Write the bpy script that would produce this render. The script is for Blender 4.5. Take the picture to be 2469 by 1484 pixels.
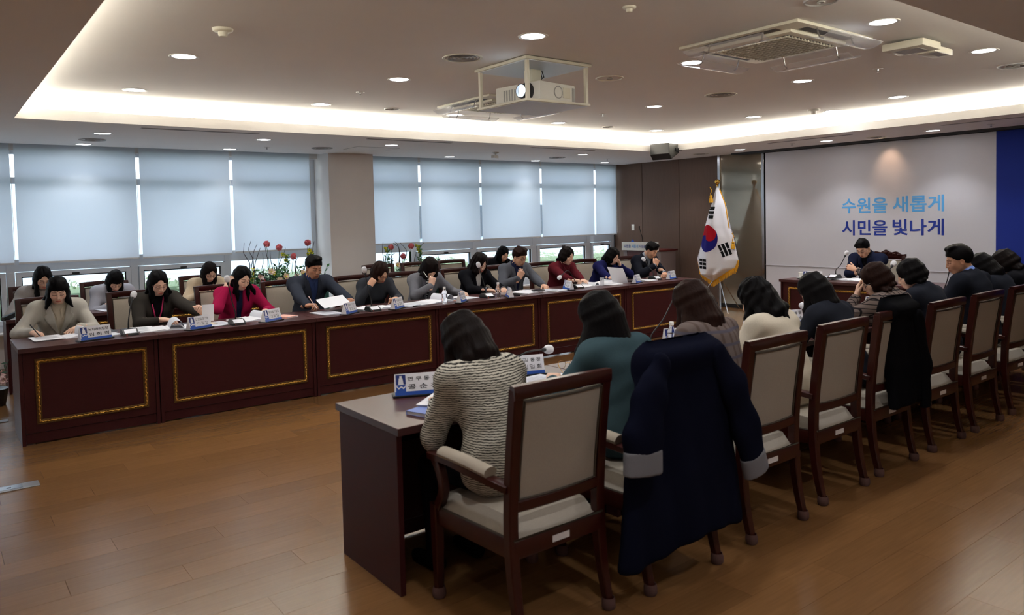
import bpy, bmesh, math, random
import numpy as np
from mathutils import Vector, Matrix
for o in list(bpy.data.objects): bpy.data.objects.remove(o)
random.seed(7); rng = np.random.default_rng(7)
SC = bpy.context.scene; COL = SC.collection
PI = math.pi
def srgb(c):
    out = []
    for v in c[:3]:
        v = v/255.0
        out.append(v/12.92 if v <= 0.04045 else ((v+0.055)/1.055)**2.4)
    return (out[0], out[1], out[2], 1.0)

# ------------------------------------------------------------------ camera
F_PX, YAW, PITCH, ROLL, CY = 1822.18, 0.91278, -0.042198, -0.023194, 603.0
def make_camera():
    f = Vector((math.cos(PITCH)*math.cos(YAW), math.cos(PITCH)*math.sin(YAW), math.sin(PITCH)))
    r = Vector((math.sin(YAW), -math.cos(YAW), 0)); u = r.cross(f)
    r2 = r*math.cos(ROLL)+u*math.sin(ROLL); u2 = -r*math.sin(ROLL)+u*math.cos(ROLL)
    cam = bpy.data.cameras.new('camera'); ob = bpy.data.objects.new('camera', cam); COL.objects.link(ob)
    cam.sensor_width = 36.0; cam.sensor_fit = 'HORIZONTAL'; cam.lens = F_PX/2469*36.0
    cam.shift_y = (CY-742.0)/2469.0
    cam.clip_start = 0.05; cam.clip_end = 200
    cam.dof.use_dof = True; cam.dof.focus_distance = 8.0; cam.dof.aperture_fstop = 3.2
    m = Matrix((r2, u2, -f)).transposed().to_4x4(); m.translation = Vector((0, 0, 1.65))
    ob.matrix_world = m; SC.camera = ob
make_camera()
# ------------------------------------------------------------------ light and exposure
SKY_STRENGTH = 2.15
LAMP_STRENGTH = 16.0      # glow of the downlight lenses
LAMP_WATTS = 24.0         # beam of each downlight
COVE_STRENGTH = 54.0       # led strips hidden in the ceiling cove
EXPOSURE = 0.85
vs = SC.view_settings
SC.display_settings.display_device = 'sRGB'
vs.view_transform = 'Standard'; vs.look = 'None'; vs.exposure = EXPOSURE; vs.gamma = 1.0; vs.use_curve_mapping = False
world = bpy.data.worlds.new('overcast_sky'); SC.world = world; world.use_nodes = True
bg = world.node_tree.nodes['Background']; bg.inputs[0].default_value = (0.77, 0.885, 1.0, 1); bg.inputs[1].default_value = SKY_STRENGTH

# ------------------------------------------------------------------ materials
MATS = {}
def mat(name, col, rough=0.5, metal=0.0, spec=0.5, noise=0.0, nscale=20.0, stretch=(1,1,1), bump=0.0, bscale=200.0, bstretch=(1,1,1),
        coat=0.0, coat_rough=0.1, alpha=1.0, trans=0.0, ior=1.45, emit=None, estr=0.0, sheen=0.0, rnd=0.0, col2=None):
    m = bpy.data.materials.new(name); m.use_nodes = True; nt = m.node_tree; b = nt.nodes['Principled BSDF']
    c = srgb(col); b.inputs['Base Color'].default_value = c
    b.inputs['Roughness'].default_value = rough; b.inputs['Metallic'].default_value = metal
    b.inputs['Specular IOR Level'].default_value = spec; b.inputs['IOR'].default_value = ior
    b.inputs['Coat Weight'].default_value = coat; b.inputs['Coat Roughness'].default_value = coat_rough
    b.inputs['Transmission Weight'].default_value = trans; b.inputs['Alpha'].default_value = alpha
    if sheen: b.inputs['Sheen Weight'].default_value = sheen; b.inputs['Sheen Roughness'].default_value = 0.5
    if emit is not None:
        b.inputs['Emission Color'].default_value = srgb(emit); b.inputs['Emission Strength'].default_value = estr
    def coords(st, sc):
        tc = nt.nodes.new('ShaderNodeTexCoord'); mp = nt.nodes.new('ShaderNodeMapping')
        mp.inputs['Scale'].default_value = (st[0]*sc, st[1]*sc, st[2]*sc); nt.links.new(tc.outputs['Object'], mp.inputs['Vector']); return mp
    cur = None
    if noise > 0:
        mp = coords(stretch, 1.0); n = nt.nodes.new('ShaderNodeTexNoise'); n.inputs['Scale'].default_value = nscale
        n.inputs['Detail'].default_value = 4; nt.links.new(mp.outputs[0], n.inputs['Vector'])
        mx = nt.nodes.new('ShaderNodeMix'); mx.data_type = 'RGBA'
        k2 = srgb(col2) if col2 else tuple(max(0, v*(1-noise)) for v in c[:3])+(1,)
        k1 = c if col2 else tuple(min(1, v*(1+noise)) for v in c[:3])+(1,)
        mx.inputs[6].default_value = k1; mx.inputs[7].default_value = k2
        nt.links.new(n.outputs['Fac'], mx.inputs[0]); cur = mx.outputs[2]
    if rnd > 0:
        oi = nt.nodes.new('ShaderNodeObjectInfo'); ma = nt.nodes.new('ShaderNodeMapRange')
        ma.inputs[3].default_value = 1-rnd; ma.inputs[4].default_value = 1+rnd; nt.links.new(oi.outputs['Random'], ma.inputs[0])
        mm = nt.nodes.new('ShaderNodeMix'); mm.data_type = 'RGBA'; mm.blend_type = 'MULTIPLY'; mm.inputs[0].default_value = 1
        if cur: nt.links.new(cur, mm.inputs[6])
        else: mm.inputs[6].default_value = c
        nt.links.new(ma.outputs[0], mm.inputs[7]); cur = mm.outputs[2]
    if cur: nt.links.new(cur, b.inputs['Base Color'])
    if bump > 0:
        mp = coords(bstretch, 1.0); n = nt.nodes.new('ShaderNodeTexNoise'); n.inputs['Scale'].default_value = bscale; n.inputs['Detail'].default_value = 3
        nt.links.new(mp.outputs[0], n.inputs['Vector']); bp = nt.nodes.new('ShaderNodeBump'); bp.inputs['Strength'].default_value = bump; bp.inputs['Distance'].default_value = 0.003
        nt.links.new(n.outputs['Fac'], bp.inputs['Height']); nt.links.new(bp.outputs[0], b.inputs['Normal'])
    MATS[name] = m; return m
def emat(name, col, s):
    m = bpy.data.materials.new(name); m.use_nodes = True; nt = m.node_tree; nt.nodes.remove(nt.nodes['Principled BSDF'])
    e = nt.nodes.new('ShaderNodeEmission'); e.inputs[0].default_value = tuple(col)+(1,); e.inputs[1].default_value = s
    nt.links.new(e.outputs[0], nt.nodes['Material Output'].inputs[0]); MATS[name] = m; return m

mat('ceiling_paint', (240,237,233), 0.85, spec=0.2, noise=0.02, nscale=3)
mat('wall_paint', (228,222,218), 0.8, spec=0.2, noise=0.02, nscale=4)
mat('floor_wood', (132,94,56), 0.24, spec=0.45, noise=0.3, nscale=7, stretch=(0.5,9,1), bump=0.03, bscale=60, bstretch=(1,8,1), rnd=0.10, col2=(108,74,43))
mat('floor_gap', (100,68,38), 0.7)
mat('desk_laminate', (64,26,27), 0.42, spec=0.22, noise=0.12, nscale=8, stretch=(1,1,14))
mat('desk_top', (72,40,40), 0.3, spec=0.5, noise=0.10, nscale=8, stretch=(1,14,1))
mat('gold', (190,146,66), 0.34, metal=0.9, noise=0.25, nscale=60)
mat('gold_dark', (104,74,34), 0.5, metal=0.5, noise=0.2, nscale=60)
mat('chair_wood', (54,17,12), 0.3, spec=0.4, noise=0.25, nscale=6, stretch=(6,6,1), coat=0.12)
mat('chair_fabric', (170,160,146), 0.9, spec=0.1, noise=0.10, nscale=160, bump=0.25, bscale=420)
mat('nail_trim', (70,60,48), 0.6)
mat('sock', (96,68,62), 0.95, bump=0.4, bscale=300)
mat('sticker', (228,224,222), 0.6, noise=0.05, nscale=40)
mat('panel_wood', (112,88,74), 0.5, spec=0.3, noise=0.28, nscale=9, stretch=(1,16,0.4), col2=(90,70,58))
mat('joint_dark', (30,24,20), 0.8)
mat('steel', (190,190,192), 0.22, metal=1.0)
mat('mirror_glass', (150,138,120), 0.07, metal=0.7)
mat('banner_white', (208,206,212), 0.75, spec=0.2, bump=0.04, bscale=3)
mat('banner_blue', (30,48,136), 0.7, spec=0.2)
mat('print_sky', (96,172,232), 0.7, spec=0.2)
mat('print_navy', (44,62,150), 0.7, spec=0.2)
mat('alu', (222,228,236), 0.4, spec=0.5)
mat('alu_dark', (70,78,88), 0.5)
mat('black_plastic', (22,22,24), 0.45)
mat('dark_grey', (58,58,60), 0.5)
mat('speaker_black', (36,36,34), 0.6)
mat('white_plastic', (232,230,222), 0.4)
mat('cream_plastic', (226,222,204), 0.45)
mat('grey_plastic', (170,168,164), 0.5)
mat('foam_white', (232,232,236), 0.95, bump=0.5, bscale=250)
mat('paper', (240,240,244), 0.75, spec=0.2)
mat('paper_shade', (222,224,232), 0.75, spec=0.2)
mat('ink', (40,40,48), 0.7)
mat('print_grey', (170,172,180), 0.7)
mat('plate_white', (236,236,242), 0.35)
mat('plate_blue', (40,84,176), 0.4)
mat('plate_navy', (34,52,120), 0.4)
mat('water_plastic', (250,252,255), 0.05, trans=1.0, ior=1.2, spec=0.5)
mat('cap_white', (245,245,245), 0.4)
mat('blue_folder', (128,150,214), 0.5)
mat('pink_cover', (232,176,160), 0.6)
mat('leather_black', (30,26,28), 0.45)
mat('phone_glass', (14,15,18), 0.12)
mat('porcelain', (240,238,232), 0.15)
mat('coat_navy', (17,19,34), 0.97, spec=0.04, bump=0.2, bscale=150)
mat('coat_black', (15,15,18), 0.97, spec=0.04, bump=0.2, bscale=150)
mat('coat_cuff', (116,115,119), 0.95, bump=0.3, bscale=200)
mat('flag_white', (238,236,240), 0.8, spec=0.15)
mat('flag_red', (178,22,38), 0.8, spec=0.15)
mat('flag_blue', (34,34,120), 0.8, spec=0.15)
mat('flag_black', (18,18,20), 0.8, spec=0.15)
mat('fringe', (226,164,36), 0.8, noise=0.2, nscale=60)
mat('gold_polished', (226,176,80), 0.14, metal=1.0)
mat('branch_bark', (70,62,66), 0.8)
mat('pink_petal', (222,112,118), 0.8, noise=0.25, nscale=40)
mat('yellow_petal', (214,204,50), 0.7)
mat('cream_petal', (238,214,184), 0.7)
mat('pale_pink_petal', (232,200,196), 0.7)
mat('leaf', (60,112,58), 0.6, noise=0.3, nscale=20)
mat('leaf_dark', (30,66,44), 0.6)
mat('pale_twig', (222,228,226), 0.8)
mat('planter_green', (26,76,68), 0.55, noise=0.15, nscale=10)
mat('lectern_wood', (84,26,22), 0.35)
mat('lectern_side', (128,112,108), 0.4)
mat('hedge_leaf', (158,172,134), 0.8, noise=0.3, nscale=8, rnd=0.0)
mat('hedge_core', (110,128,92), 0.9)
mat('ground_out', (190,196,196), 0.9)
mat('pale_building', (210,226,236), 0.8)
mat('clear_plastic', (235,238,245), 0.08, spec=0.5, alpha=0.28)
mat('glass_pane', (200,225,240), 0.02, spec=0.5, alpha=0.10)
mat('plate_metal', (178,178,180), 0.35, metal=0.8)
mat('red_pen', (150,30,30), 0.5)
mat('bezel', (205,205,205), 0.4)
emat('lamp_glow', (0.93,0.955,1.0), LAMP_STRENGTH)
emat('cove_led', (1.0,0.95,0.82), COVE_STRENGTH)
emat('cove_led_dim', (1.0,0.95,0.82), COVE_STRENGTH*0.4)
emat('projector_beam', (0.7,0.85,1.0), 14.0)
emat('halogen', (1.0,0.7,0.45), 6.0)
emat('red_led', (1.0,0.05,0.02), 1.0)
def blind_mat():
    m = bpy.data.materials.new('blind_fabric'); m.use_nodes = True; nt = m.node_tree; nt.nodes.remove(nt.nodes['Principled BSDF'])
    d = nt.nodes.new('ShaderNodeBsdfDiffuse'); d.inputs[0].default_value = srgb((200,204,206))
    t = nt.nodes.new('ShaderNodeBsdfTranslucent'); t.inputs[0].default_value = srgb((238,240,244))
    mx = nt.nodes.new('ShaderNodeMixShader'); mx.inputs[0].default_value = 0.75
    nt.links.new(d.outputs[0], mx.inputs[1]); nt.links.new(t.outputs[0], mx.inputs[2]); nt.links.new(mx.outputs[0], nt.nodes['Material Output'].inputs[0]); MATS['blind_fabric'] = m
blind_mat()
def M(n): return MATS[n] if isinstance(n, str) else n

# ------------------------------------------------------------------ object helpers
def tag(o, label=None, cat=None, group=None, kind=None):
    if label: o['label'] = label
    if cat: o['category'] = cat
    if group: o['group'] = group
    if kind: o['kind'] = kind
    return o
def empty(name, loc=(0,0,0), rz=0.0, label=None, cat=None, group=None):
    o = bpy.data.objects.new(name, None); COL.objects.link(o); o.location = loc; o.rotation_euler = (0,0,rz); o.empty_display_size = 0.1
    return tag(o, label, cat, group)
def link(name, me, parent=None, mats=None, smooth=None):
    if mats is not None:
        for m in (mats if isinstance(mats, (list, tuple)) else [mats]): me.materials.append(M(m))
    o = bpy.data.objects.new(name, me); COL.objects.link(o)
    if parent: o.parent = parent
    if smooth: 
        for p in me.polygons: p.use_smooth = True
    return o
def auto_smooth(me, ang=40):
    me.shade_smooth() if hasattr(me, 'shade_smooth') else None
    bm = bmesh.new(); bm.from_mesh(me); a = math.radians(ang)
    for e in bm.edges:
        e.smooth = not (len(e.link_faces) == 2 and e.calc_face_angle(0) > a)
    bm.to_mesh(me); bm.free()
class MB:
    """collects shapes for one mesh object"""
    def __init__(s): s.v = []; s.f = []; s.mi = []
    def add(s, vs, fs, mi=0):
        k = len(s.v); s.v += [tuple(x) for x in vs]; s.f += [tuple(i+k for i in f) for f in fs]; s.mi += [mi]*len(fs); return s
    def box(s, lo, hi, mi=0, R=None, c=None, ch=0.0):
        lo = Vector(lo); hi = Vector(hi)
        if ch > 0: return s.cbox(lo, hi, ch, mi, R, c)
        P = [Vector((x, y, z)) for x in (lo.x, hi.x) for y in (lo.y, hi.y) for z in (lo.z, hi.z)]
        if R is not None: c = Vector(c); P = [R @ p + c for p in P]
        return s.add(P, [(0,1,3,2),(4,6,7,5),(0,4,5,1),(2,3,7,6),(0,2,6,4),(1,5,7,3)], mi)
    def cbox(s, lo, hi, b, mi=0, R=None, c=None):
        bm = bmesh.new(); bmesh.ops.create_cube(bm, size=1.0)
        for v in bm.verts: v.co = Vector((lo[i]+(v.co[i]+0.5)*(hi[i]-lo[i]) for i in range(3)))
        bmesh.ops.bevel(bm, geom=list(bm.edges), offset=b, segments=2, profile=0.7, affect='EDGES')
        bm.verts.index_update(); P = [v.co.copy() for v in bm.verts]
        if R is not None: c = Vector(c); P = [R @ p + c for p in P]
        s.add(P, [[v.index for v in f.verts] for f in bm.faces], mi); bm.free(); return s
    def tube(s, pts, r, n=8, mi=0, caps=True, flat=None):
        pts = [Vector(p) for p in pts]; rs = r if isinstance(r, (list, tuple)) else [r]*len(pts)
        k = len(s.v); up = Vector((0,0,1)); prev = None
        for i, p in enumerate(pts):
            t = (pts[min(i+1, len(pts)-1)]-pts[max(i-1, 0)]).normalized()
            if prev is None:
                a = up if abs(t.z) < 0.9 else Vector((1,0,0)); x = t.cross(a).normalized()
            else:
                x = prev - t*prev.dot(t); x = x.normalized() if x.length > 1e-6 else t.orthogonal().normalized()
            prev = x; y = t.cross(x)
            for j in range(n):
                a = 2*PI*j/n; fy = 1.0 if flat is None else flat
                s.v.append(tuple(p + x*math.cos(a)*rs[i] + y*math.sin(a)*rs[i]*fy))
        for i in range(len(pts)-1):
            for j in range(n):
                s.f.append((k+i*n+j, k+i*n+(j+1)%n, k+(i+1)*n+(j+1)%n, k+(i+1)*n+j)); s.mi.append(mi)
        if caps:
            s.f.append(tuple(k+j for j in range(n))[::-1]); s.f.append(tuple(k+(len(pts)-1)*n+j for j in range(n))); s.mi += [mi, mi]
        return s
    def lathe(s, prof, n=20, mi=0, c=(0,0,0), R=None, caps=False):
        k = len(s.v); c = Vector(c)
        for (r, z) in prof:
            for j in range(n):
                a = 2*PI*j/n; p = Vector((r*math.cos(a), r*math.sin(a), z)); s.v.append(tuple((R @ p if R is not None else p)+c))
        m = len(prof)
        for i in range(m-1):
            for j in range(n):
                s.f.append((k+i*n+j, k+i*n+(j+1)%n, k+(i+1)*n+(j+1)%n, k+(i+1)*n+j)); s.mi.append(mi)
        if caps and prof[0][0] > 1e-5: s.f.append(tuple(k+j for j in range(n))[::-1]); s.mi.append(mi)
        if caps and prof[-1][0] > 1e-5: s.f.append(tuple(k+(m-1)*n+j for j in range(n))); s.mi.append(mi)
        return s
    def prism(s, poly, z0, z1, mi=0, T=None):
        k = len(s.v); n = len(poly)
        for z in (z0, z1):
            for (x, y) in poly:
                p = Vector((x, y, z)); s.v.append(tuple(T @ p if T is not None else p))
        s.f.append(tuple(k+j for j in range(n))[::-1]); s.f.append(tuple(k+n+j for j in range(n)))
        for j in range(n): s.f.append((k+j, k+(j+1)%n, k+n+(j+1)%n, k+n+j))
        s.mi += [mi]*(n+2); return s
    def ball(s, c, r, n=10, m=7, mi=0, R=None):
        r = r if isinstance(r, (tuple, list)) else (r, r, r); k = len(s.v); c = Vector(c)
        for i in range(m+1):
            th = PI*i/m
            for j in range(n):
                a = 2*PI*j/n; p = Vector((r[0]*math.sin(th)*math.cos(a), r[1]*math.sin(th)*math.sin(a), r[2]*math.cos(th)))
                s.v.append(tuple((R @ p if R is not None else p)+c))
        for i in range(m):
            for j in range(n):
                s.f.append((k+i*n+j, k+(i+1)*n+j, k+(i+1)*n+(j+1)%n, k+i*n+(j+1)%n)); s.mi.append(mi)
        return s
    def mesh(s, name, mats):
        me = bpy.data.meshes.new(name); me.from_pydata(s.v, [], s.f)
        for m in (mats if isinstance(mats, (list, tuple)) else [mats]): me.materials.append(M(m))
        if len(set(s.mi)) > 1: me.polygons.foreach_set('material_index', s.mi)
        me.validate(); me.update(); return me
    def build(s, name, mats, parent=None, smooth=False, loc=None, label=None, cat=None, group=None, kind=None):
        me = s.mesh(name, mats)
        if smooth: auto_smooth(me, 42)
        o = link(name, me, parent)
        if loc is not None: o.location = loc
        return tag(o, label, cat, group, kind)
def copy_tree(o, parent=None):
    c = o.copy(); COL.objects.link(c); c.parent = parent
    for ch in o.children: copy_tree(ch, c)
    return c
def struct(name, mb, m, parent=None, smooth=False):
    return mb.build(name, m, parent, smooth, kind=None if parent else 'structure')
def rotz(a): return Matrix.Rotation(a, 3, 'Z')
_txt = {}
def text_mesh(body, size=1.0, bold=0.0, align='CENTER', shear=0.0):
    """flat lettering as a mesh lying in the XY plane, centred, from the built-in font"""
    key = (body, size, bold, align, shear)
    if key in _txt: return _txt[key]
    cu = bpy.data.curves.new('lettering', 'FONT'); cu.body = body; cu.size = size; cu.align_x = align; cu.align_y = 'CENTER'
    cu.offset = bold; cu.resolution_u = 3; cu.shear = shear; cu.fill_mode = 'FRONT'
    ob = bpy.data.objects.new('lettering', cu); COL.objects.link(ob)
    dg = bpy.context.evaluated_depsgraph_get(); me = bpy.data.meshes.new_from_object(ob.evaluated_get(dg)); me.name = 'lettering'
    bpy.data.objects.remove(ob); _txt[key] = me; return me
def fit_text(body, w, h, mtl, name, parent, Mx, bold=0.0, stretch=True):
    """lettering scaled to a w x h box; Mx places the XY plane in the parent's space"""
    me = text_mesh(body, 1.0, bold).copy(); me.materials.clear(); me.materials.append(M(mtl))
    co = np.empty(len(me.vertices)*3); me.vertices.foreach_get('co', co); co = co.reshape(-1, 3)
    lo = co.min(0); hi = co.max(0); sz = hi-lo; sx = w/sz[0]; sy = h/sz[1]
    if not stretch: sx = sy = min(sx, sy)
    co = (co-(lo+hi)/2)*np.array([sx, sy, 1]); co[:, 2] = 0
    Mn = np.array(Mx); co = co @ Mn[:3, :3].T + Mn[:3, 3]
    me.vertices.foreach_set('co', co.ravel()); me.update()
    return link(name, me, parent)
def frame_m(origin, ex, ey):
    ex = Vector(ex).normalized(); ey = Vector(ey).normalized(); ez = ex.cross(ey)
    m = Matrix((ex, ey, ez)).transposed().to_4x4(); m.translation = Vector(origin); return m
# ================================================================== THE ROOM
XW, YWIN, ZS, ZC = 11.02, 10.75, 2.66, 2.90          # far wall, window wall, soffit and raised ceiling
XL, YN = -3.2, -1.6                                   # left and near walls (behind the camera)
CX0, CX1, CY0, CY1 = 0.67, 9.45, 1.78, 8.20           # opening of the raised ceiling
# floor: slab and single planks
fl = struct('floor', MB().box((XL, YN, -0.12), (XW, YWIN+0.2, -0.006)), 'floor_gap')
PL, PWD = 1.2, 0.195
pm = MB()
b = 0.0003
pm.add([(b,b,-0.006),(PL-b,b,-0.006),(PL-b,PWD-b,-0.006),(b,PWD-b,-0.006),(0,0,0)], [], 0); pm.v.pop()
pm.v += [(b,b,-0.0012),(PL-b,b,-0.0012),(PL-b,PWD-b,-0.0012),(b,PWD-b,-0.0012),(3*b,2*b,0),(PL-3*b,2*b,0),(PL-3*b,PWD-2*b,0),(3*b,PWD-2*b,0)]
pm.f = [(0,1,5,4),(1,2,6,5),(2,3,7,6),(3,0,4,7),(4,5,9,8),(5,6,10,9),(6,7,11,10),(7,4,8,11),(8,9,10,11)]; pm.mi = [0]*9
plank_me = pm.mesh('plank', 'floor_wood')
cells = []
row = 0; y = YN
while y < YWIN+0.1:
    x = XL-((row*0.47) % 1.2)
    while x < XW-0.01:
        cx, cy = x+PL/2, y+PWD/2
        ang = math.atan2(cy, cx)-YAW; dist = math.hypot(cx, cy)
        vis = abs(ang) < 0.72 and dist > 2.2 and not (0.6 < cx < 8.2 and 6.95 < cy < 10.6) and not (2.2 < cx < 8.6 and 2.75 < cy < 3.3)
        cells.append((0 if vis else 1, dist, x, y)); x += PL
    y += PWD; row += 1
cells.sort()
rest = MB()
for i, (nv, d, x, y) in enumerate(cells):
    if i < 300:
        o = bpy.data.objects.new('plank', plank_me); COL.objects.link(o); o.parent = fl; o.location = (x, y, 0)
    else:
        rest.add([(vx+x, vy+y, vz) for vx, vy, vz in pm.v], pm.f)
m2 = MATS['floor_wood'].copy(); m2.name = 'floor_wood_rest'
for n in list(m2.node_tree.nodes):
    if n.bl_idname == 'ShaderNodeObjectInfo':
        g = m2.node_tree.nodes.new('ShaderNodeNewGeometry'); tgt = [l.to_socket for l in m2.node_tree.links if l.from_node == n]
        for t in tgt: m2.node_tree.links.new(g.outputs['Random Per Island'], t)
rest.build('planks', m2, fl, kind='stuff')

# ceiling: raised field, lower soffit around it, lit cove between them
TR = 0.26
ce = struct('ceiling', MB().box((CX0-TR, CY0-TR, ZC), (CX1+TR, CY1+TR, ZC+0.06)), 'ceiling_paint')
_tn = [2]
def trim(mb, m):
    _tn[0] += 1; return struct('trim_%d' % _tn[0], mb, m)
def sof(lo, hi): trim(MB().box((lo[0], lo[1], ZS), (hi[0], hi[1], ZS+0.10)), 'ceiling_paint')
sof((XL, YN), (XW, CY0)); sof((XL, CY1), (XW, YWIN-0.14)); sof((XL, CY0), (CX0, CY1)); sof((CX1, CY0), (XW, CY1))
def covw(lo, hi): trim(MB().box((lo[0], lo[1], ZS+0.10), (hi[0], hi[1], ZC-0.0005)), 'ceiling_paint')
covw((CX0-TR-0.05, CY0-TR-0.05), (CX1+TR+0.05, CY0-TR)); covw((CX0-TR-0.05, CY1+TR), (CX1+TR+0.05, CY1+TR+0.05))
covw((CX0-TR-0.05, CY0-TR), (CX0-TR, CY1+TR)); covw((CX1+TR, CY0-TR), (CX1+TR+0.05, CY1+TR))
def led(lo, hi, side, m='cove_led'):
    r = empty('cove_light', ((lo[0]+hi[0])/2, (lo[1]+hi[1])/2, ZS+0.10), 0, 'led strip hidden in the ceiling cove along the '+side, 'light', 'cove lights'); w, d = (hi[0]-lo[0])/2, (hi[1]-lo[1])/2
    MB().box((-w-0.01, -d-0.01, 0.0), (w+0.01, d+0.01, 0.002)).build('channel', 'alu', r); MB().box((-w, -d, 0.002), (w, d, 0.011)).build('led_strip', m, r)
led((CX0, CY1+0.10), (CX1, CY1+0.15), 'windows'); led((CX1+0.10, CY0), (CX1+0.15, CY1), 'backdrop'); led((CX0-0.15, CY0), (CX0-0.10, CY1), 'desk row ends', 'cove_led_dim'); led((CX0, CY0-0.15), (CX1, CY0-0.10), 'near chairs', 'cove_led_dim')

# walls
struct('wall_left', MB().box((XL-0.1, YN, 0), (XL, YWIN+0.2, 3.0)), 'wall_paint')
struct('wall_near', MB().box((XL, YN-0.1, 0), (XW, YN, 3.0)), 'wall_paint')
ww = struct('wall_window', MB().box((XL, YWIN+0.02, 0), (XW+0.2, YWIN+0.22, 0.42)).box((XL, YWIN+0.02, 2.60), (XW+0.2, YWIN+0.22, 3.0)), 'wall_paint')
MB().box((XL, YWIN-0.14, ZS+0.06), (XW, YWIN+0.2, ZS+0.12)).build('blind_pocket', 'ceiling_paint', ww)
MB().box((4.665, 10.36, 0), (5.385, 10.98, ZS+0.06)).build('column', 'wall_paint', ww)
wf = struct('wall_far', MB().box((XW+0.012, YN, 0), (XW+0.14, YWIN+0.2, 3.0)), 'joint_dark')
js = [10.83, 10.075, 9.165, 8.29]
for a, c in zip(js[:-1], js[1:]):
    MB().box((XW-0.006, c+0.006, 0.0), (XW+0.02, a-0.006, ZS), ch=0.002).build('wall_panel', 'panel_wood', wf)
MB().box((XW-0.004, YN, 0), (XW+0.02, 3.2, ZS)).build('wall_panel', 'panel_wood', wf)
# smoked glass panel between two steel posts
MB().box((XW-0.004, 7.42, 0.02), (XW+0.006, 8.235, ZS)).build('glass_panel', 'mirror_glass', wf)
for yy in (8.262, 7.385): MB().box((XW-0.03, yy-0.024, 0), (XW+0.015, yy+0.024, ZS), ch=0.003).build('steel_post', 'steel', wf)
MB().box((XW-0.012, 7.41, 0), (XW+0.01, 10.85, 0.07)).build('skirting', 'joint_dark', wf)
# curtain track along the far wall
tk = MB().box((XW-0.17, -1.0, ZS-0.012), (XW-0.02, 7.9, ZS)).box((XW-0.165, -1.0, ZS-0.03), (XW-0.15, 7.9, ZS-0.01)).box((XW-0.11, -1.0, ZS-0.03), (XW-0.095, 7.9, ZS-0.01)).box((XW-0.05, -1.0, ZS-0.03), (XW-0.035, 7.9, ZS-0.01))
struct('trim_1', tk, 'dark_grey')

# windows: one unit per bay, frame, transom, sash and panes
mull = [(-2.5), (-0.58), 0.775, 2.135, 3.335, 4.60, 6.345, 7.575, 8.935, 10.31, 10.98]
bays = [(-2.5,-0.58),(-0.58,0.775),(0.775,2.135),(2.135,3.335),(3.335,4.62),(5.40,6.345),(6.345,7.575),(7.575,8.935),(8.935,10.31),(10.31,11.0)]
YF0, YF1 = YWIN+0.12, YWIN+0.20
for i, (a, c) in enumerate(bays):
    w = MB()
    w.box((a-0.042, YF0, 0.42), (a+0.042, YF1, 2.62)); w.box((c-0.042, YF0+0.001, 0.42), (c+0.042, YF1-0.001, 2.62))
    w.box((a+0.042, YF0+0.004, 1.135), (c-0.042, YF1-0.004, 1.285)); w.box((a+0.042, YF0+0.004, 2.20), (c-0.042, YF1-0.004, 2.28)); w.box((a+0.042, YF0+0.004, 0.42), (c-0.042, YF1-0.004, 0.50)); w.box((a+0.042, YF0+0.004, 2.56), (c-0.042, YF1-0.004, 2.62))
    wi = struct('window_%d' % (i+1), w, 'alu')
    for z0, z1 in ((1.285, 2.20), (2.28, 2.56)):
        MB().box((a+0.04, YF0+0.04, z0-0.005), (c-0.04, YF0+0.046, z1+0.005)).build('pane', 'glass_pane', wi)
    if i in (4, 5):
        MB().box((a+0.04, YF0+0.04, 0.495), (c-0.04, YF0+0.046, 1.14)).build('pane', 'glass_pane', wi)
    else:
        s = MB(); x0, x1, z0, z1 = a+0.05, c-0.05, 0.505, 1.128
        for lo, hi in (((x0, z0), (x0+0.055, z1)), ((x1-0.055, z0), (x1, z1)), ((x0+0.055, z0), (x1-0.055, z0+0.055)), ((x0+0.055, z1-0.055), (x1-0.055, z1))):
            s.box((lo[0], YF0-0.03, lo[1]), (hi[0], YF0+0.06, hi[1]), ch=0.004)
        so = s.build('sash', 'alu', wi)
        MB().box((x0+0.05, YF0+0.0, z0+0.05), (x1-0.05, YF0+0.006, z1-0.05)).build('pane', 'glass_pane', so)
        g = MB(); u = 0.055
        for lo, hi in (((x0+u, z0+u), (x0+u+0.012, z1-u)), ((x1-u-0.012, z0+u), (x1-u, z1-u)), ((x0+u, z1-u-0.014), (x1-u, z1-u))):
            g.box((lo[0], YF0-0.012, lo[1]), (hi[0], YF0+0.02, hi[1]))
        g.build('gasket', 'joint_dark', so)
        MB().box(((x0+x1)/2-0.04, YF0-0.045, z1-0.05), ((x0+x1)/2+0.04, YF0-0.028, z1-0.03)).build('latch', 'black_plastic', so)
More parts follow.
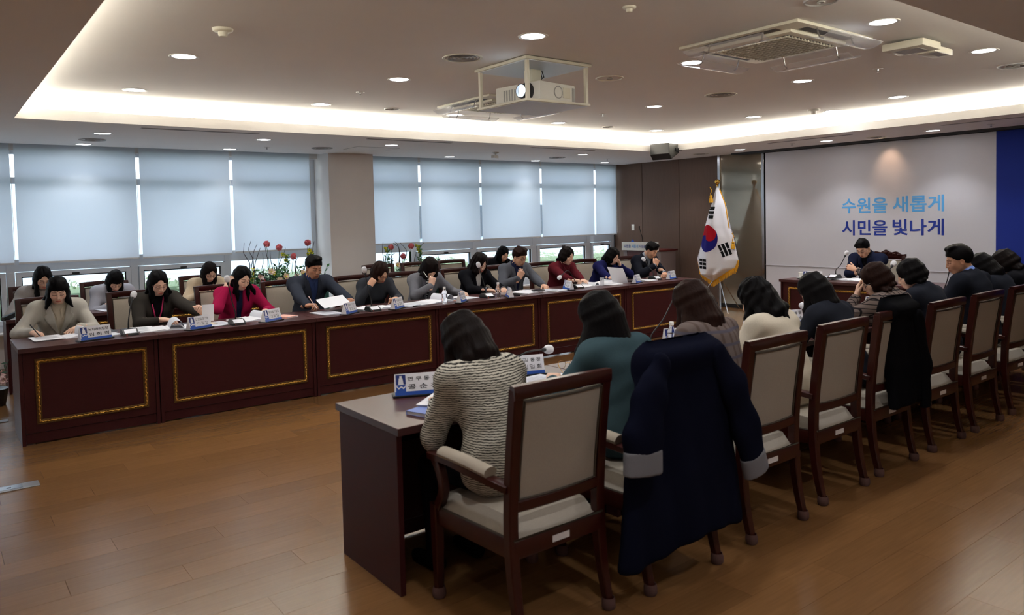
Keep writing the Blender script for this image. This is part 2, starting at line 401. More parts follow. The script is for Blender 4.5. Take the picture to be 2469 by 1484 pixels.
# roller blinds
gaps = [-2.0, -0.56, 0.83, 2.19, 3.375, 4.545]
gaps2 = [5.33, 6.405, 7.63, 8.995, 10.365, 10.975]
blz = [2.30, 1.245, 1.245, 1.247, 1.262, 1.283, 1.275, 1.29, 1.285, 1.285]  # first blind is out of view, raised to let in more daylight
words = ['left of the leftmost gap', '', '', '', '', '', '', '', '', '']
blab = ['pale grey roller blind furthest from the flag', 'pale grey roller blind second furthest from the flag', 'pale grey roller blind behind the woman in the beige blazer', 'pale grey roller blind two left of the white column', 'pale grey roller blind directly left of the white column',
        'pale grey roller blind directly right of the white column', 'pale grey roller blind second right of the white column', 'pale grey roller blind behind the man in grey blazer and glasses', 'pale grey roller blind next to the narrow corner blind', 'narrow grey roller blind in the corner by the wood panelling']
k = 0
for G in (gaps, gaps2):
    for a, c in zip(G[:-1], G[1:]):
        z = blz[k]; r = empty('roller_blind', ((a+c)/2, YWIN-0.03, z), 0, blab[k], 'blind', 'roller blinds'); k += 1
        w = (c-a)/2-0.022
        nx = 10; mb = MB(); vs_ = []; fs_ = []
        for s_ in (0.0, 0.002):
            for j in range(nx+1):
                for zz in (0.0, ZS+0.03-z): vs_.append((-w+2*w*j/nx, s_+0.004*math.sin(j*1.3+k), zz))
        q = (nx+1)*2
        for j in range(nx): fs_ += [(2*j, 2*j+2, 2*j+3, 2*j+1), (q+2*j, q+2*j+1, q+2*j+3, q+2*j+2), (2*j, q+2*j, q+2*j+2, 2*j+2)]
        fs_ += [(0,1,q+1,q), (2*nx, q+2*nx, q+2*nx+1, 2*nx+1)]
        mb.add(vs_, fs_).build('fabric', 'blind_fabric', r, smooth=True)
        MB().box((-w, -0.008, -0.014), (w, 0.010, 0.010), ch=0.003).build('hem_bar', 'bezel', r)
        MB().tube([(w+0.006, -0.012, 0.02), (w+0.008, -0.012, ZS+0.02-z)], 0.0022, 5).build('chain', 'white_plastic', r)
# window ledge
struct('trim_2', MB().box((XL, YWIN-0.10, 0.40), (4.66, YWIN+0.06, 0.425), ch=0.004).box((5.39, YWIN-0.10, 0.40), (XW, YWIN+0.06, 0.425), ch=0.004), 'wall_paint')

# ------------------------------------------------------------------ outside the windows
struct('ground_outside', MB().box((-30, YWIN+0.3, -0.3), (60, 60, -0.1)), 'ground_out')
struct('added_eave', MB().box((-6, YWIN+0.25, 2.95), (16, YWIN+1.7, 3.15)), 'pale_building')  # unseen overhang, added to keep sky light off the blind tops
hb = empty('garden_hedge', (5, 14.2, -0.1), 0, 'pale green clipped hedge outside the windows', 'hedge')
MB().box((-10, -0.45, 0), (15, 0.9, 0.72), ch=0.05).build('core', 'hedge_core', hb)
lm = MB()
for i in range(5200):
    x = rng.uniform(-10, 15); top = rng.random() < 0.55
    p = Vector((x, rng.uniform(-0.5, 0.9), rng.uniform(0.70, 0.82)+0.06*math.sin(x*2.1)+0.05*math.sin(x*5.3)) if top else (x, rng.uniform(-0.55, -0.44), rng.uniform(0.1, 0.76)))
    e = Vector(rng.normal(size=3)).normalized(); g = e.orthogonal().normalized(); L = rng.uniform(0.03, 0.06)
    lm.add([p-e*L, p+g*L*0.45, p+e*L, p-g*L*0.45], [(0,1,2,3)])
tag(lm.build('leaves', 'hedge_leaf', hb), kind='stuff')
ob_ = empty('building_outside', (6, 30, -0.1), 0, 'pale blue building beyond the hedge', 'building')
MB().box((-22, 0, 0), (30, 4, 3.4)).build('wall', 'pale_building', ob_)
for i in range(14): MB().box((-20+i*3.4, -0.08, 0.9), (-18.2+i*3.4, 0.02, 2.4)).build('window', 'alu_dark', ob_)

# ================================================================== CEILING FITTINGS
dl_ring = MB().lathe([(0.083,-0.002),(0.098,-0.006),(0.104,-0.004),(0.106,0.0)], 28); ring_me = dl_ring.mesh('trim_ring', 'white_plastic')
can_me = MB().lathe([(0.083,-0.002),(0.082,0.022),(0.081,0.023)], 28).mesh('reflector', 'bezel')
disc_me = MB().lathe([(0.0,0.0),(0.081,0.0)], 28).mesh('diffuser', 'lamp_glow')
for me in (ring_me, can_me):
    for p in me.polygons: p.use_smooth = True
lamp_data = bpy.data.lights.new('downlight_beam', 'SPOT'); lamp_data.energy = LAMP_WATTS; lamp_data.color = (0.93, 0.955, 1.0); lamp_data.spot_size = math.radians(108); lamp_data.spot_blend = 0.65; lamp_data.shadow_soft_size = 0.07
def downlight(x, y, z, label, group, s=1.0, on=True):
    r = empty('downlight', (x, y, z), 0, label, 'light', group); r.scale = (s, s, 1)
    for n, me in (('trim_ring', ring_me), ('reflector', can_me)):
        o = bpy.data.objects.new(n, me); COL.objects.link(o); o.parent = r
    o = bpy.data.objects.new('diffuser', disc_me); COL.objects.link(o); o.parent = r; o.location = (0, 0, -0.001); o.rotation_euler = (PI, 0, 0)
    o = bpy.data.objects.new('beam', lamp_data); COL.objects.link(o); o.parent = r; o.location = (0, 0, -0.012)
for cxx in (1.56, 3.365, 5.065, 6.71, 8.63):
    for cyy in (2.50, 4.06, 5.93, 7.60):
        dx = 0.04 if cyy < 3 else 0
        downlight(cxx+dx, cyy, ZC, 'round recessed downlight in the raised ceiling field', 'downlights of the raised ceiling')
downlight(9.07, 5.07, ZC, 'larger downlight by the cove edge above the head table', None, 1.15)
for (xx, yy) in ((1.54,9.13),(3.25,9.03),(4.95,8.98),(8.53,9.09)): downlight(xx, yy, ZS, 'round downlight in the lowered soffit, row next to the cove', 'soffit downlights by the cove', 0.96)
for (xx, yy) in ((1.54,10.4),(3.26,10.35),(6.71,10.27),(8.63,10.42),(10.21,10.28)): downlight(xx, yy, ZS, 'round downlight in the lowered soffit, row next to the blinds', 'soffit downlights by the blinds', 0.96)
for (xx, yy) in ((10.30,8.82),(10.34,7.36),(10.35,5.89),(10.40,4.45),(10.4,3.0)): downlight(xx, yy, ZS, 'round downlight in the soffit before the backdrop wall', 'soffit downlights by the backdrop', 0.96)

for xx in (0.4,2.1,3.8):  # out of view behind the camera, added to brighten the near chair backs
    for yy in (0.75,-0.75): downlight(xx, yy, ZS, 'unseen downlight added in the near side soffit to light the chair backs', 'added downlights of the near side soffit', 0.96)
for xx in (-2.4,-0.9):
    for yy in (2.5, 7.5): downlight(xx, yy, ZS, 'round downlight in the soffit beyond the desk row ends', 'soffit downlights beyond the desk ends', 0.96)
# one warm halogen wall washer over the backdrop
ww_ = empty('wall_washer', (XW-0.30, 5.28, ZS), 0, 'small warm halogen spotlight above the backdrop lettering', 'light')
MB().lathe([(0.036,-0.002),(0.046,-0.006),(0.048,0.0)], 20).build('trim_ring', 'white_plastic', ww_, smooth=True)
MB().lathe([(0.0,-0.001),(0.036,-0.001)], 20).build('lens', 'halogen', ww_)
wl = bpy.data.lights.new('halogen_beam', 'SPOT'); wl.energy = 5.0; wl.color = (1.0, 0.62, 0.38); wl.spot_size = math.radians(70); wl.spot_blend = 1.0; wl.shadow_soft_size = 0.03
o = bpy.data.objects.new('beam', wl); COL.objects.link(o); o.parent = ww_; o.location = (0, 0, -0.012); o.rotation_euler = (0, -math.radians(34), 0)
# round air diffusers
def diffuser(x, y, z, r, label, group=None, nr=4, m='bezel'):
    d = empty('air_diffuser', (x, y, z), 0, label, 'vent', group)
    MB().lathe([(r*0.86,-0.001),(r*0.90,-0.008),(r,-0.007),(r*1.02,0.0)], 28).build('rim', m, d, smooth=True)
    MB().lathe([(0.0,0.004),(r*0.87,0.004)], 28).build('backing', 'dark_grey', d)
    for i in range(nr):
        q = r*(0.16+0.68*i/max(1, nr-1)); MB().lathe([(q,-0.004),(q+r*0.06,-0.012+0.003*i),(q+r*0.075,-0.008),(q+r*0.03,0.002)], 24).build('ring', 'grey_plastic', d, smooth=True)
diffuser(3.34, 4.89, ZC, 0.155, 'large round ringed air diffuser beside the projector', nr=5, m='cream_plastic')
diffuser(6.69, 4.99, ZC, 0.165, 'brown ringed air diffuser in the raised ceiling', nr=4, m='cream_plastic')
diffuser(4.96, 4.91, ZC, 0.125, 'plain round vent cover right of the projector', nr=1, m='cream_plastic')
diffuser(7.71, 2.60, ZC, 0.14, 'round vent near the raised ceiling edge behind the access point', nr=3)
diffuser(4.16, 7.51, ZC, 0.085, 'small round vent by the ceiling cove left of the column', 'small cove vents', 2, 'white_plastic')
diffuser(7.63, 7.60, ZC, 0.085, 'small round vent by the cove near the loudspeaker corner', 'small cove vents', 2, 'white_plastic')
for xx, yy in ((1.55,9.83),(4.29,9.71),(8.52,9.71)): diffuser(xx, yy, ZS, 0.14, 'round grey air diffuser in the window side soffit', 'soffit diffusers by the windows', 3, 'grey_plastic')
for xx, yy in ((10.38,8.16),(10.53,5.26)): diffuser(xx, yy, ZS, 0.13, 'round air diffuser in the soffit before the backdrop', 'soffit diffusers by the backdrop', 3, 'cream_plastic')
diffuser(4.27, 2.46, ZC, 0.10, 'round vent at the near rim of the raised ceiling', nr=2)
# linear slots
def slot(x0, y0, x1, y1, label):
    d = Vector((x1-x0, y1-y0, 0)); L = d.length; r = empty('slot_diffuser', ((x0+x1)/2, (y0+y1)/2, ZS), math.atan2(d.y, d.x), label, 'vent', 'linear slot diffusers')
    MB().box((-L/2, -0.028, -0.004), (L/2, -0.018, 0.002)).box((-L/2, 0.018, -0.004), (L/2, 0.028, 0.002)).box((-L/2-0.01, -0.028, -0.004), (-L/2, 0.028, 0.002)).box((L/2, -0.028, -0.004), (L/2+0.01, 0.028, 0.002)).build('frame', 'grey_plastic', r)
    MB().box((-L/2, -0.018, -0.001), (L/2, 0.018, 0.002)).build('slot', 'dark_grey', r)
slot(1.79,8.46,2.98,8.46,'long linear slot diffuser in the soffit near the first downlights'); slot(4.31,8.41,5.52,8.41,'long linear slot diffuser in the soffit before the column'); slot(6.94,8.45,8.16,8.45,'long linear slot diffuser in the soffit right of the projector')
slot(9.82,6.48,9.82,5.24,'linear slot diffuser in the soffit above the head table'); slot(9.85,4.1,9.85,2.9,'linear slot diffuser in the soffit by the blue backdrop edge')
# access hatch
hx = empty('access_hatch', (4.95, 9.55, ZS), 0, 'square access hatch in the soffit before the column', 'hatch')
MB().box((-0.31,-0.21,-0.003),(0.31,0.21,0.003)).build('panel','ceiling_paint',hx)
MB().box((-0.325,-0.225,-0.002),(0.325,-0.21,0.002)).box((-0.325,0.21,-0.002),(0.325,0.225,0.002)).box((-0.325,-0.21,-0.002),(-0.31,0.21,0.002)).box((0.31,-0.21,-0.002),(0.325,0.21,0.002)).build('frame','grey_plastic',hx)
# detectors and sprinklers
def detector(x, y, z, label, s=1.0, m='cream_plastic', group=None):
    d = empty('smoke_detector', (x, y, z), 0, label, 'detector', group); d.scale = (s, s, s)
    MB().lathe([(0.0,-0.022),(0.052,-0.020),(0.062,-0.012),(0.064,0.0)], 24).build('base', m, d, smooth=True)
    MB().lathe([(0.0,-0.052),(0.024,-0.050),(0.028,-0.040),(0.030,-0.020)], 20).build('sensor', m, d, smooth=True)
detector(1.55, 4.97, ZC, 'cream smoke detector near the first ceiling downlight', 1.0)
detector(3.39, 3.18, ZC, 'small smoke detector near the ceiling edge above the tweed jacket chair', 0.65)
detector(8.69, 5.11, ZC, 'smoke detector beside the larger downlight', 1.15, 'white_plastic')
def sprinkler(x, y, z, label):
    d = empty('sprinkler_head', (x, y, z), 0, label, 'sprinkler', 'sprinkler heads')
    MB().lathe([(0.020,-0.003),(0.040,-0.005),(0.042,0.0)], 18).build('escutcheon', 'white_plastic', d, smooth=True)
    MB().lathe([(0.0,-0.030),(0.012,-0.030),(0.012,-0.027),(0.006,-0.020),(0.008,0.0)], 12).build('nozzle', 'steel', d, smooth=True)
sprinkler(3.37, 6.70, ZC, 'small ceiling sprinkler head between downlights, left of the projector'); sprinkler(6.62, 6.68, ZC, 'small ceiling sprinkler head right of the projector, towards the cove'); sprinkler(6.75, 3.35, ZC, 'small ceiling sprinkler head beyond the large air conditioner')
for xx, yy, lb in ((3.6,9.9,'tiny sprinkler head in the soffit over the third blind'),(9.6,9.6,'tiny sprinkler head in the soffit by the corner blind'),(10.2,6.35,'tiny sprinkler head in the soffit left of the backdrop lettering'),(10.35,3.75,'tiny sprinkler head in the soffit by the blue backdrop')): sprinkler(xx, yy, ZS, lb)
# dome camera
dc = empty('security_camera', (6.95, 9.35, ZS), 0.4, 'small white security camera under the window side soffit', 'camera')
MB().lathe([(0.045,-0.012),(0.055,-0.006),(0.056,0)],18).build('base','white_plastic',dc,smooth=True)
MB().tube([(0,0,-0.01),(0,0,-0.05),(-0.02,0,-0.06)],0.012,8).build('bracket','white_plastic',dc,smooth=True)
MB().cbox((-0.09,-0.03,-0.09),(0.04,0.03,-0.045),0.01).build('housing','white_plastic',dc,smooth=True)

# ceiling cassette air conditioners with clear wind deflectors
def aircon(x, y, label):
    a = empty('air_conditioner', (x, y, ZC), 0, label, 'air conditioner', 'ceiling cassette air conditioners')
    hw = 0.49
    bd = MB(); bd.cbox((-hw,-hw,-0.022),(hw,hw,0.0),0.008)
    bd.cbox((-hw+0.13,-hw+0.13,-0.045),(hw-0.13,hw-0.13,-0.018),0.02); bd.build('panel','cream_plastic',a,smooth=True)
    gr = MB(); g = 0.30
    gr.box((-g,-g,-0.047),(g,g,-0.046)); gr.build('filter_backing','black_plastic',a)
    for i in range(15):
        t = -g+2*g*(i+0.5)/15
        MB().box((t-0.004,-g,-0.056),(t+0.004,g,-0.047)).build('grille_bar','cream_plastic',a)
    for i in range(15):
        t = -g+2*g*(i+0.5)/15
        MB().box((-g,t-0.004,-0.0555),(g,t+0.004,-0.0475)).build('grille_bar','cream_plastic',a)
    for sx, sy in ((1,0),(-1,0),(0,1),(0,-1)):
        R = Matrix.Rotation(math.atan2(sy, sx), 3, 'Z')
        MB().box((hw-0.115,-0.30,-0.0235),(hw-0.045,0.30,-0.0215),R=R,c=(0,0,0)).build('air_slot','dark_grey',a)
        d = MB(); n = 8
        P = []
        for j in range(n+1):
            t = j/n; px = hw-0.05+0.20*t; pz = -0.085-0.045*math.sin(t*PI*0.8)+0.03*t
            P += [(px,-0.33,pz),(px,0.33,pz)]
        Q = [R @ Vector(p) for p in P]; Q2 = [q+Vector((0,0,0.003)) for q in Q]; N = len(Q)
        fs_ = [(2*j,2*j+1,2*j+3,2*j+2) for j in range(n)]+[(N+2*j,N+2*j+2,N+2*j+3,N+2*j+1) for j in range(n)]+[(0,N,N+1,1),(2*n,2*n+1,N+2*n+1,N+2*n)]+[(2*j,2*j+2,N+2*j+2,N+2*j) for j in range(n)]+[(2*j+1,N+2*j+1,N+2*j+3,2*j+3) for j in range(n)]
        o = d.add(Q+Q2, fs_).build('deflector','clear_plastic',a,smooth=True)
        for yy in (-0.22, 0.22):
            MB().tube([R @ Vector((hw-0.03,yy,-0.01)), R @ Vector((hw-0.005,yy,-0.085)), R @ Vector((hw+0.02,yy,-0.1))],0.006,6).build('bracket','steel',a)
aircon(5.0, 3.25, 'square ceiling cassette air conditioner near the access point, with clear deflectors'); aircon(5.0, 6.64, 'ceiling cassette air conditioner half hidden behind the projector, with clear deflectors')
# wireless access point
ap = empty('access_point', (5.86, 2.66, ZC), 0, 'cream square wireless access point on the raised ceiling', 'access point')
MB().cbox((-0.15,-0.15,-0.075),(0.15,0.15,-0.018),0.02).build('housing','cream_plastic',ap,smooth=True)
MB().cbox((-0.09,-0.09,-0.078),(0.09,0.09,-0.074),0.003).build('face_plate','grey_plastic',ap)
MB().lathe([(0.06,-0.02),(0.06,0.0)],18,caps=True).build('mount','dark_grey',ap)
MB().cbox((0.12,-0.12,-0.085),(0.42,0.02,-0.035),0.012).build('side_box','cream_plastic',ap,smooth=True)
MB().box((0.14,-0.125,-0.088),(0.34,-0.05,-0.083)).build('side_label','grey_plastic',ap)
# projector lift
pj = empty('projector_lift', (4.03, 4.88, ZC), 0, 'white projector lift lowered from a square ceiling hatch', 'projector lift')
MB().cbox((-0.345,-0.345,-0.028),(0.345,0.345,-0.004),0.006).build('hatch_plate','cream_plastic',pj)
MB().box((-0.325,-0.325,-0.032),(0.325,0.325,-0.027)).build('hatch_underside','alu',pj)
MB().cbox((-0.335,-0.335,-0.345),(0.335,0.335,-0.325),0.006).build('lower_plate','cream_plastic',pj)
MB().box((-0.32,-0.32,-0.348),(0.32,0.32,-0.344)).build('lower_underside','alu',pj)
for sx, sy in ((-1,-1),(-1,1),(1,-1),(1,1)):
    MB().cbox((sx*0.31-0.013,sy*0.31-0.013,-0.326),(sx*0.31+0.013,sy*0.31+0.013,-0.03),0.002).build('post','cream_plastic',pj)
MB().cbox((-0.05,-0.05,-0.13),(0.05,0.05,-0.03),0.005).cbox((-0.04,-0.055,-0.155),(0.04,0.055,-0.12),0.004).build('mount','cream_plastic',pj)
for dx, dy in ((0.06,0.02),(0.085,-0.02),(0.11,0.03)):
    MB().tube([(dx,dy,-0.03),(dx+0.02,dy,-0.08),(dx-0.01,dy+0.02,-0.11),(dx+0.04,dy-0.02,-0.16)],0.005,6).build('cable','black_plastic',pj)
pr = empty('projector', (4.03, 4.88, ZC-0.24), math.radians(8), 'white projector with lit lens hanging in the ceiling lift', 'projector')
MB().cbox((-0.19,-0.25,-0.075),(0.25,0.25,0.075),0.02).build('body','white_plastic',pr,smooth=True)
lensR = Matrix.Rotation(-PI/2, 3, 'Y')
MB().lathe([(0.075,0.0),(0.075,0.012),(0.062,0.014),(0.058,0.075),(0.05,0.078),(0.046,0.06)],24,R=lensR,c=(-0.188,-0.11,0.0)).build('lens_barrel','dark_grey',pr,smooth=True)
MB().lathe([(0.0,0.060),(0.03,0.058),(0.047,0.05)],24,R=lensR,c=(-0.188,-0.11,0.0)).build('lens','projector_beam',pr,smooth=True)
MB().lathe([(0.05,0.0),(0.052,0.004),(0.044,0.004)],24,R=Matrix.Rotation(PI/2,3,'X'),c=(0.03,-0.25,0.0)).build('speaker_ring','grey_plastic',pr)
MB().box((0.09,-0.2525,-0.04),(0.18,-0.249,0.045)).build('filter_cover','cream_plastic',pr)
MB().box((0.205,-0.2535,-0.06),(0.235,-0.249,0.05)).build('model_label','grey_plastic',pr)
for i in range(5): MB().box((-0.1915,0.02+i*0.03,-0.05),(-0.189,0.035+i*0.03,0.04)).build('vent_slit','grey_plastic',pr)
# black loudspeaker at the cove corner
sp = empty('loudspeaker', (9.30, 8.02, 2.66), math.radians(192), 'black loudspeaker bracketed to the ceiling cove corner', 'loudspeaker')
prof = [(-0.17,-0.06),(0.0,-0.145),(0.12,-0.10),(0.12,0.10),(0.0,0.15),(-0.17,0.07)]
T = Matrix.Rotation(PI/2, 4, 'X')
MB().prism([(x,z) for x,z in [(-0.15,-0.04),(0.08,-0.14),(0.16,-0.06),(0.15,0.10),(-0.13,0.10)]],-0.17,0.17,T=T).build('cabinet','speaker_black',sp)
MB().prism([(x,z) for x,z in [(0.083,-0.145),(0.166,-0.06),(0.158,0.105),(0.150,0.105),(0.157,-0.057),(0.078,-0.137)]],-0.165,0.165,T=T).build('grille','black_plastic',sp)
MB().box((-0.12,-0.19,-0.01),(-0.02,-0.171,0.03)).box((-0.22,-0.19,-0.005),(-0.10,-0.175,0.025)).box((-0.22,0.175,-0.005),(-0.10,0.19,0.025)).box((-0.12,0.171,-0.01),(-0.02,0.19,0.03)).box((-0.225,-0.19,-0.005),(-0.21,0.19,0.025)).build('bracket','black_plastic',sp)

# ================================================================== FAR WALL THINGS
bn = empty('backdrop_banner', (XW-0.025, 4.5, 0.0), 0, 'white backdrop with blue side panel and Korean lettering', 'banner')
MB().box((-0.006,-0.58,0.30),(0.0,2.83,2.625)).build('white_panel','banner_white',bn)
MB().box((-0.009,-3.6,0.30),(0.0,-0.58,2.625)).build('blue_panel','banner_blue',bn)
MB().tube([(-0.012,-0.58,0.776),(-0.012,2.83,0.776)],0.0045,6).build('hem_seam','banner_white',bn)
MB().box((-0.004,-0.58,0.02),(0.0,2.83,0.30)).build('lower_panel','banner_white',bn)
def wall_text(body, yL, yR, z0, z1, m, nm):
    Mx = frame_m((-0.0085, (yL+yR)/2-4.5, (z0+z1)/2), (0,-1,0), (0,0,1)); fit_text(body, yL-yR, z1-z0, m, nm, bn, Mx, bold=0.019)
wall_text('수원을', 6.01, 5.325, 1.60, 1.83, 'print_sky', 'lettering'); wall_text('새롭게', 5.25, 4.555, 1.605, 1.835, 'print_sky', 'lettering')
wall_text('시민을', 6.01, 5.325, 1.27, 1.50, 'print_navy', 'lettering'); wall_text('빛나게', 5.25, 4.555, 1.275, 1.505, 'print_navy', 'lettering')
swi = empty('wall_switch', (XW-0.008, 10.325, 1.41), 0, 'white wall switch on the wood panelling', 'switch')
MB().cbox((-0.008,-0.036,-0.06),(0.0,0.036,0.06),0.003).build('plate','white_plastic',swi)
for zz in (-0.025, 0.02): MB().cbox((-0.012,-0.02,zz-0.016),(-0.007,0.02,zz+0.016),0.002).build('button','cream_plastic',swi)
# lectern
le = empty('lectern', (10.55, 9.50, 0), 0, 'dark wood lectern with white slogan board by the panelled wall', 'lectern')
MB().cbox((-0.2,-0.36,0),(0.22,0.36,0.99),0.006).build('body','lectern_wood',le)
for s_ in (-1, 1): MB().box((-0.205,min(s_*0.455,s_*0.362),0.03),(0.2,max(s_*0.455,s_*0.362),0.985)).build('side_wing','lectern_side',le)
MB().cbox((-0.24,-0.46,0.99),(0.26,0.46,1.02),0.005).build('top','lectern_wood',le)
MB().cbox((-0.262,-0.445,1.0),(-0.243,0.445,1.155),0.003).build('sign_board','white_plastic',le)
def lec_text(b, y0, y1, m): fit_text(b, abs(y1-y0), 0.062, m, 'slogan', le, frame_m((-0.2635,(y0+y1)/2,1.078),(0,-1,0),(0,0,1)), bold=0.012)
lec_text('수원을', 0.385, 0.215, 'print_navy'); lec_text('새롭게', 0.19, 0.03, 'print_sky'); lec_text('시민을', 0.005, -0.155, 'print_navy'); lec_text('빛', -0.185, -0.245, 'print_sky'); lec_text('나게', -0.25, -0.38, 'print_navy')
MB().tube([(0.1,0.22,1.02),(0.05,0.22,1.25),(-0.02,0.22,1.42)],0.006,8).ball((-0.02,0.22,1.43),0.016).build('microphone','black_plastic',le,smooth=True)
tag(MB().prism([(-0.14,0),(0.0,0.17),(0.14,0.0)],-0.01,0.01,T=Matrix.Translation((0.05,0.46,1.02)) @ Matrix.Rotation(PI/2,4,'X') @ Matrix.Rotation(PI/2,4,'Y')).build('side_leaf','plate_blue',le))
# floor outlets
def outlet(x, y, w, d, label):
    f_ = empty('floor_outlet', (x, y, 0.0), 0, label, 'outlet')
    MB().cbox((-w/2,-d/2,0.0),(w/2,d/2,0.006),0.002).build('plate','plate_metal',f_)
    MB().box((-w*0.22,-d*0.3,0.006),(w*0.22,d*0.3,0.008)).build('lid','steel',f_)
    MB().box((-0.012,-0.006,0.008),(0.012,0.006,0.0095)).build('latch','dark_grey',f_)
outlet(0.34, 5.73, 0.33, 0.12, 'long metal floor outlet plate before the first desk'); outlet(0.36, 7.8, 0.25, 0.09, 'metal floor outlet plate beside the first desk end')
# ================================================================== DESKS
_desk = {}
def moulding(mb, p0, p1, nrm, inw):
    """gilt strip with a carved rope ridge; nrm = outward, inw = towards the frame's inside"""
    p0 = Vector(p0); p1 = Vector(p1); n = Vector(nrm); w = Vector(inw); W_ = 0.036
    a = [p0, p1, p1+w*W_+(p0-p1).normalized()*W_, p0+w*W_+(p1-p0).normalized()*W_]
    mb.add(a+[q+n*0.006 for q in a], [(4,5,6,7),(0,1,5,4),(2,3,7,6),(1,2,6,5),(3,0,4,7)], 1)
    t = (p1-p0).normalized(); L = (p1-p0).length
    s0 = p0+w*0.006+t*0.006+n*0.006; mb.tube([s0, s0+t*(L-0.012)], 0.0028, 5, 1)
    s0 = p0+w*0.030+t*0.030+n*0.006; mb.tube([s0, s0+t*(L-0.06)], 0.0025, 5, 1)
    k = max(4, int((L-0.034)/0.011)); pts = []; rs = []
    for i in range(k+1):
        u = i/k; pts.append(p0+w*(0.018+0.003*math.sin(i*1.9))+t*(0.018+(L-0.036)*u)+n*0.006); rs.append(0.0085 if i % 2 else 0.0055)
    mb.tube(pts, rs, 6)
def desk_parts(w, d):
    if (w, d) in _desk: return _desk[(w, d)]
    P = []
    P.append(('top', MB().cbox((0.0, -0.02, 0.715), (w, d, 0.75), 0.004).mesh('top', 'desk_top')))
    P.append(('front_panel', MB().box((0.03, 0.03, 0.09), (w-0.03, 0.05, 0.715)).mesh('front_panel', 'desk_laminate')))
    P.append(('kick_panel', MB().box((0.03, 0.036, 0.012), (w-0.03, 0.052, 0.086)).mesh('kick_panel', 'desk_laminate')))
    for x in (0.0, w-0.03): P.append(('side_panel', MB().cbox((x+0.002, 0.02, 0.0), (x+0.028, d-0.02, 0.715), 0.002).mesh('side_panel', 'desk_laminate')))
    P.append(('book_shelf', MB().box((0.03, 0.06, 0.58), (w-0.03, d-0.28, 0.598)).mesh('book_shelf', 'desk_laminate')))
    x0, x1, z0, z1 = 0.105, w-0.085, 0.152, 0.655; n = (0, -1, 0); y = 0.03
    for a, c, iw in (((x0,y,z1),(x1,y,z1),(0,0,-1)), ((x0,y,z0),(x1,y,z0),(0,0,1)), ((x0,y,z0),(x0,y,z1),(1,0,0)), ((x1,y,z0),(x1,y,z1),(-1,0,0))):
        mb = MB(); moulding(mb, a, c, n, iw); P.append(('gilt_moulding', mb.mesh('gilt_moulding', ['gold', 'gold_dark'])))
    _desk[(w, d)] = P; return P
def desk(loc, rz, w, d, label, group):
    r = empty('conference_desk', loc, rz, label, 'desk', group)
    fp = None
    for n, me in desk_parts(round(w, 3), d):
        o = bpy.data.objects.new(n, me); COL.objects.link(o); o.parent = fp if n == 'gilt_moulding' else r
        if n == 'front_panel': fp = o
    return r
for i, (a, c, who) in enumerate([(0.50,1.48,'narrow gilt panelled desk at the row end, before the light grey blazer'),(1.485,2.86,'gilt panelled desk before the magenta jacket and the pink lanyard'),(2.865,4.23,'gilt panelled desk before the man in the blue shirt'),(4.235,5.63,'gilt panelled desk with two water bottles, before the white top'),(5.635,7.07,'gilt panelled desk before the maroon shirt'),(7.075,8.45,'gilt panelled desk before the man holding a hand to his mouth')]):
    desk((a, 6.75, 0), 0, c-a, 0.65, who, 'desks of the window side row')
desk((0.58, 9.0, 0), 0, 1.395, 0.45, 'back row desk with the white cable and long haired woman', 'back row desks'); desk((1.98, 9.0, 0), 0, 1.395, 0.45, 'back row desk of the woman in the beige blazer', 'back row desks')
nl = ['near side desk with the blue folder at the row end','near side desk with the upright water bottle and tall microphone','near side desk before the cream jacket','near side desk before the checked jacket','near side desk before the man with the blue collar']
for i in range(5):
    a = 1.57+1.38*i; desk((a+1.375, 3.48, 0), PI, 1.375, 0.615, nl[i], 'desks of the near side row')
desk((9.0, 5.80, 0), -PI/2, 1.375, 0.65, 'head table desk with the cup and saucer', 'head table desks'); desk((9.0, 4.42, 0), -PI/2, 1.375, 0.65, 'head table desk right of the man with folded arms', 'head table desks')

# ================================================================== CHAIRS
def curve_pts(P, n=6):
    out = []
    for i in range(len(P)-1):
        p0 = Vector(P[max(i-1,0)]); p1 = Vector(P[i]); p2 = Vector(P[i+1]); p3 = Vector(P[min(i+2,len(P)-1)])
        for j in range(n):
            t = j/n; out.append(0.5*((2*p1)+(p2-p0)*t+(2*p0-5*p1+4*p2-p3)*t*t+(3*p1-p0-3*p2+p3)*t**3))
    out.append(Vector(P[-1])); return out
def beam(mb, pts, ws, ds, ax):
    """rectangular beam along pts; ax = width axis"""
    pts = [Vector(p) for p in pts]; ax = Vector(ax); V = []; n = len(pts)
    for i, p in enumerate(pts):
        t = (pts[min(i+1,n-1)]-pts[max(i-1,0)]).normalized(); a = (ax-t*ax.dot(t)).normalized(); c = t.cross(a)
        w = ws[i] if isinstance(ws,(list,tuple)) else ws; d = ds[i] if isinstance(ds,(list,tuple)) else ds
        ch = 0.22
        for (u, v) in ((-1,-1+ch),(-1,1-ch),(-1+ch,1),(1-ch,1),(1,1-ch),(1,-1+ch),(1-ch,-1),(-1+ch,-1)): V.append(p+a*(u*w/2)+c*(v*d/2))
    F = []
    for i in range(n-1):
        for j in range(8): F.append((i*8+j, i*8+(j+1)%8, (i+1)*8+(j+1)%8, (i+1)*8+j))
    F += [tuple(range(8))[::-1], tuple((n-1)*8+j for j in range(8))]
    return mb.add(V, F)
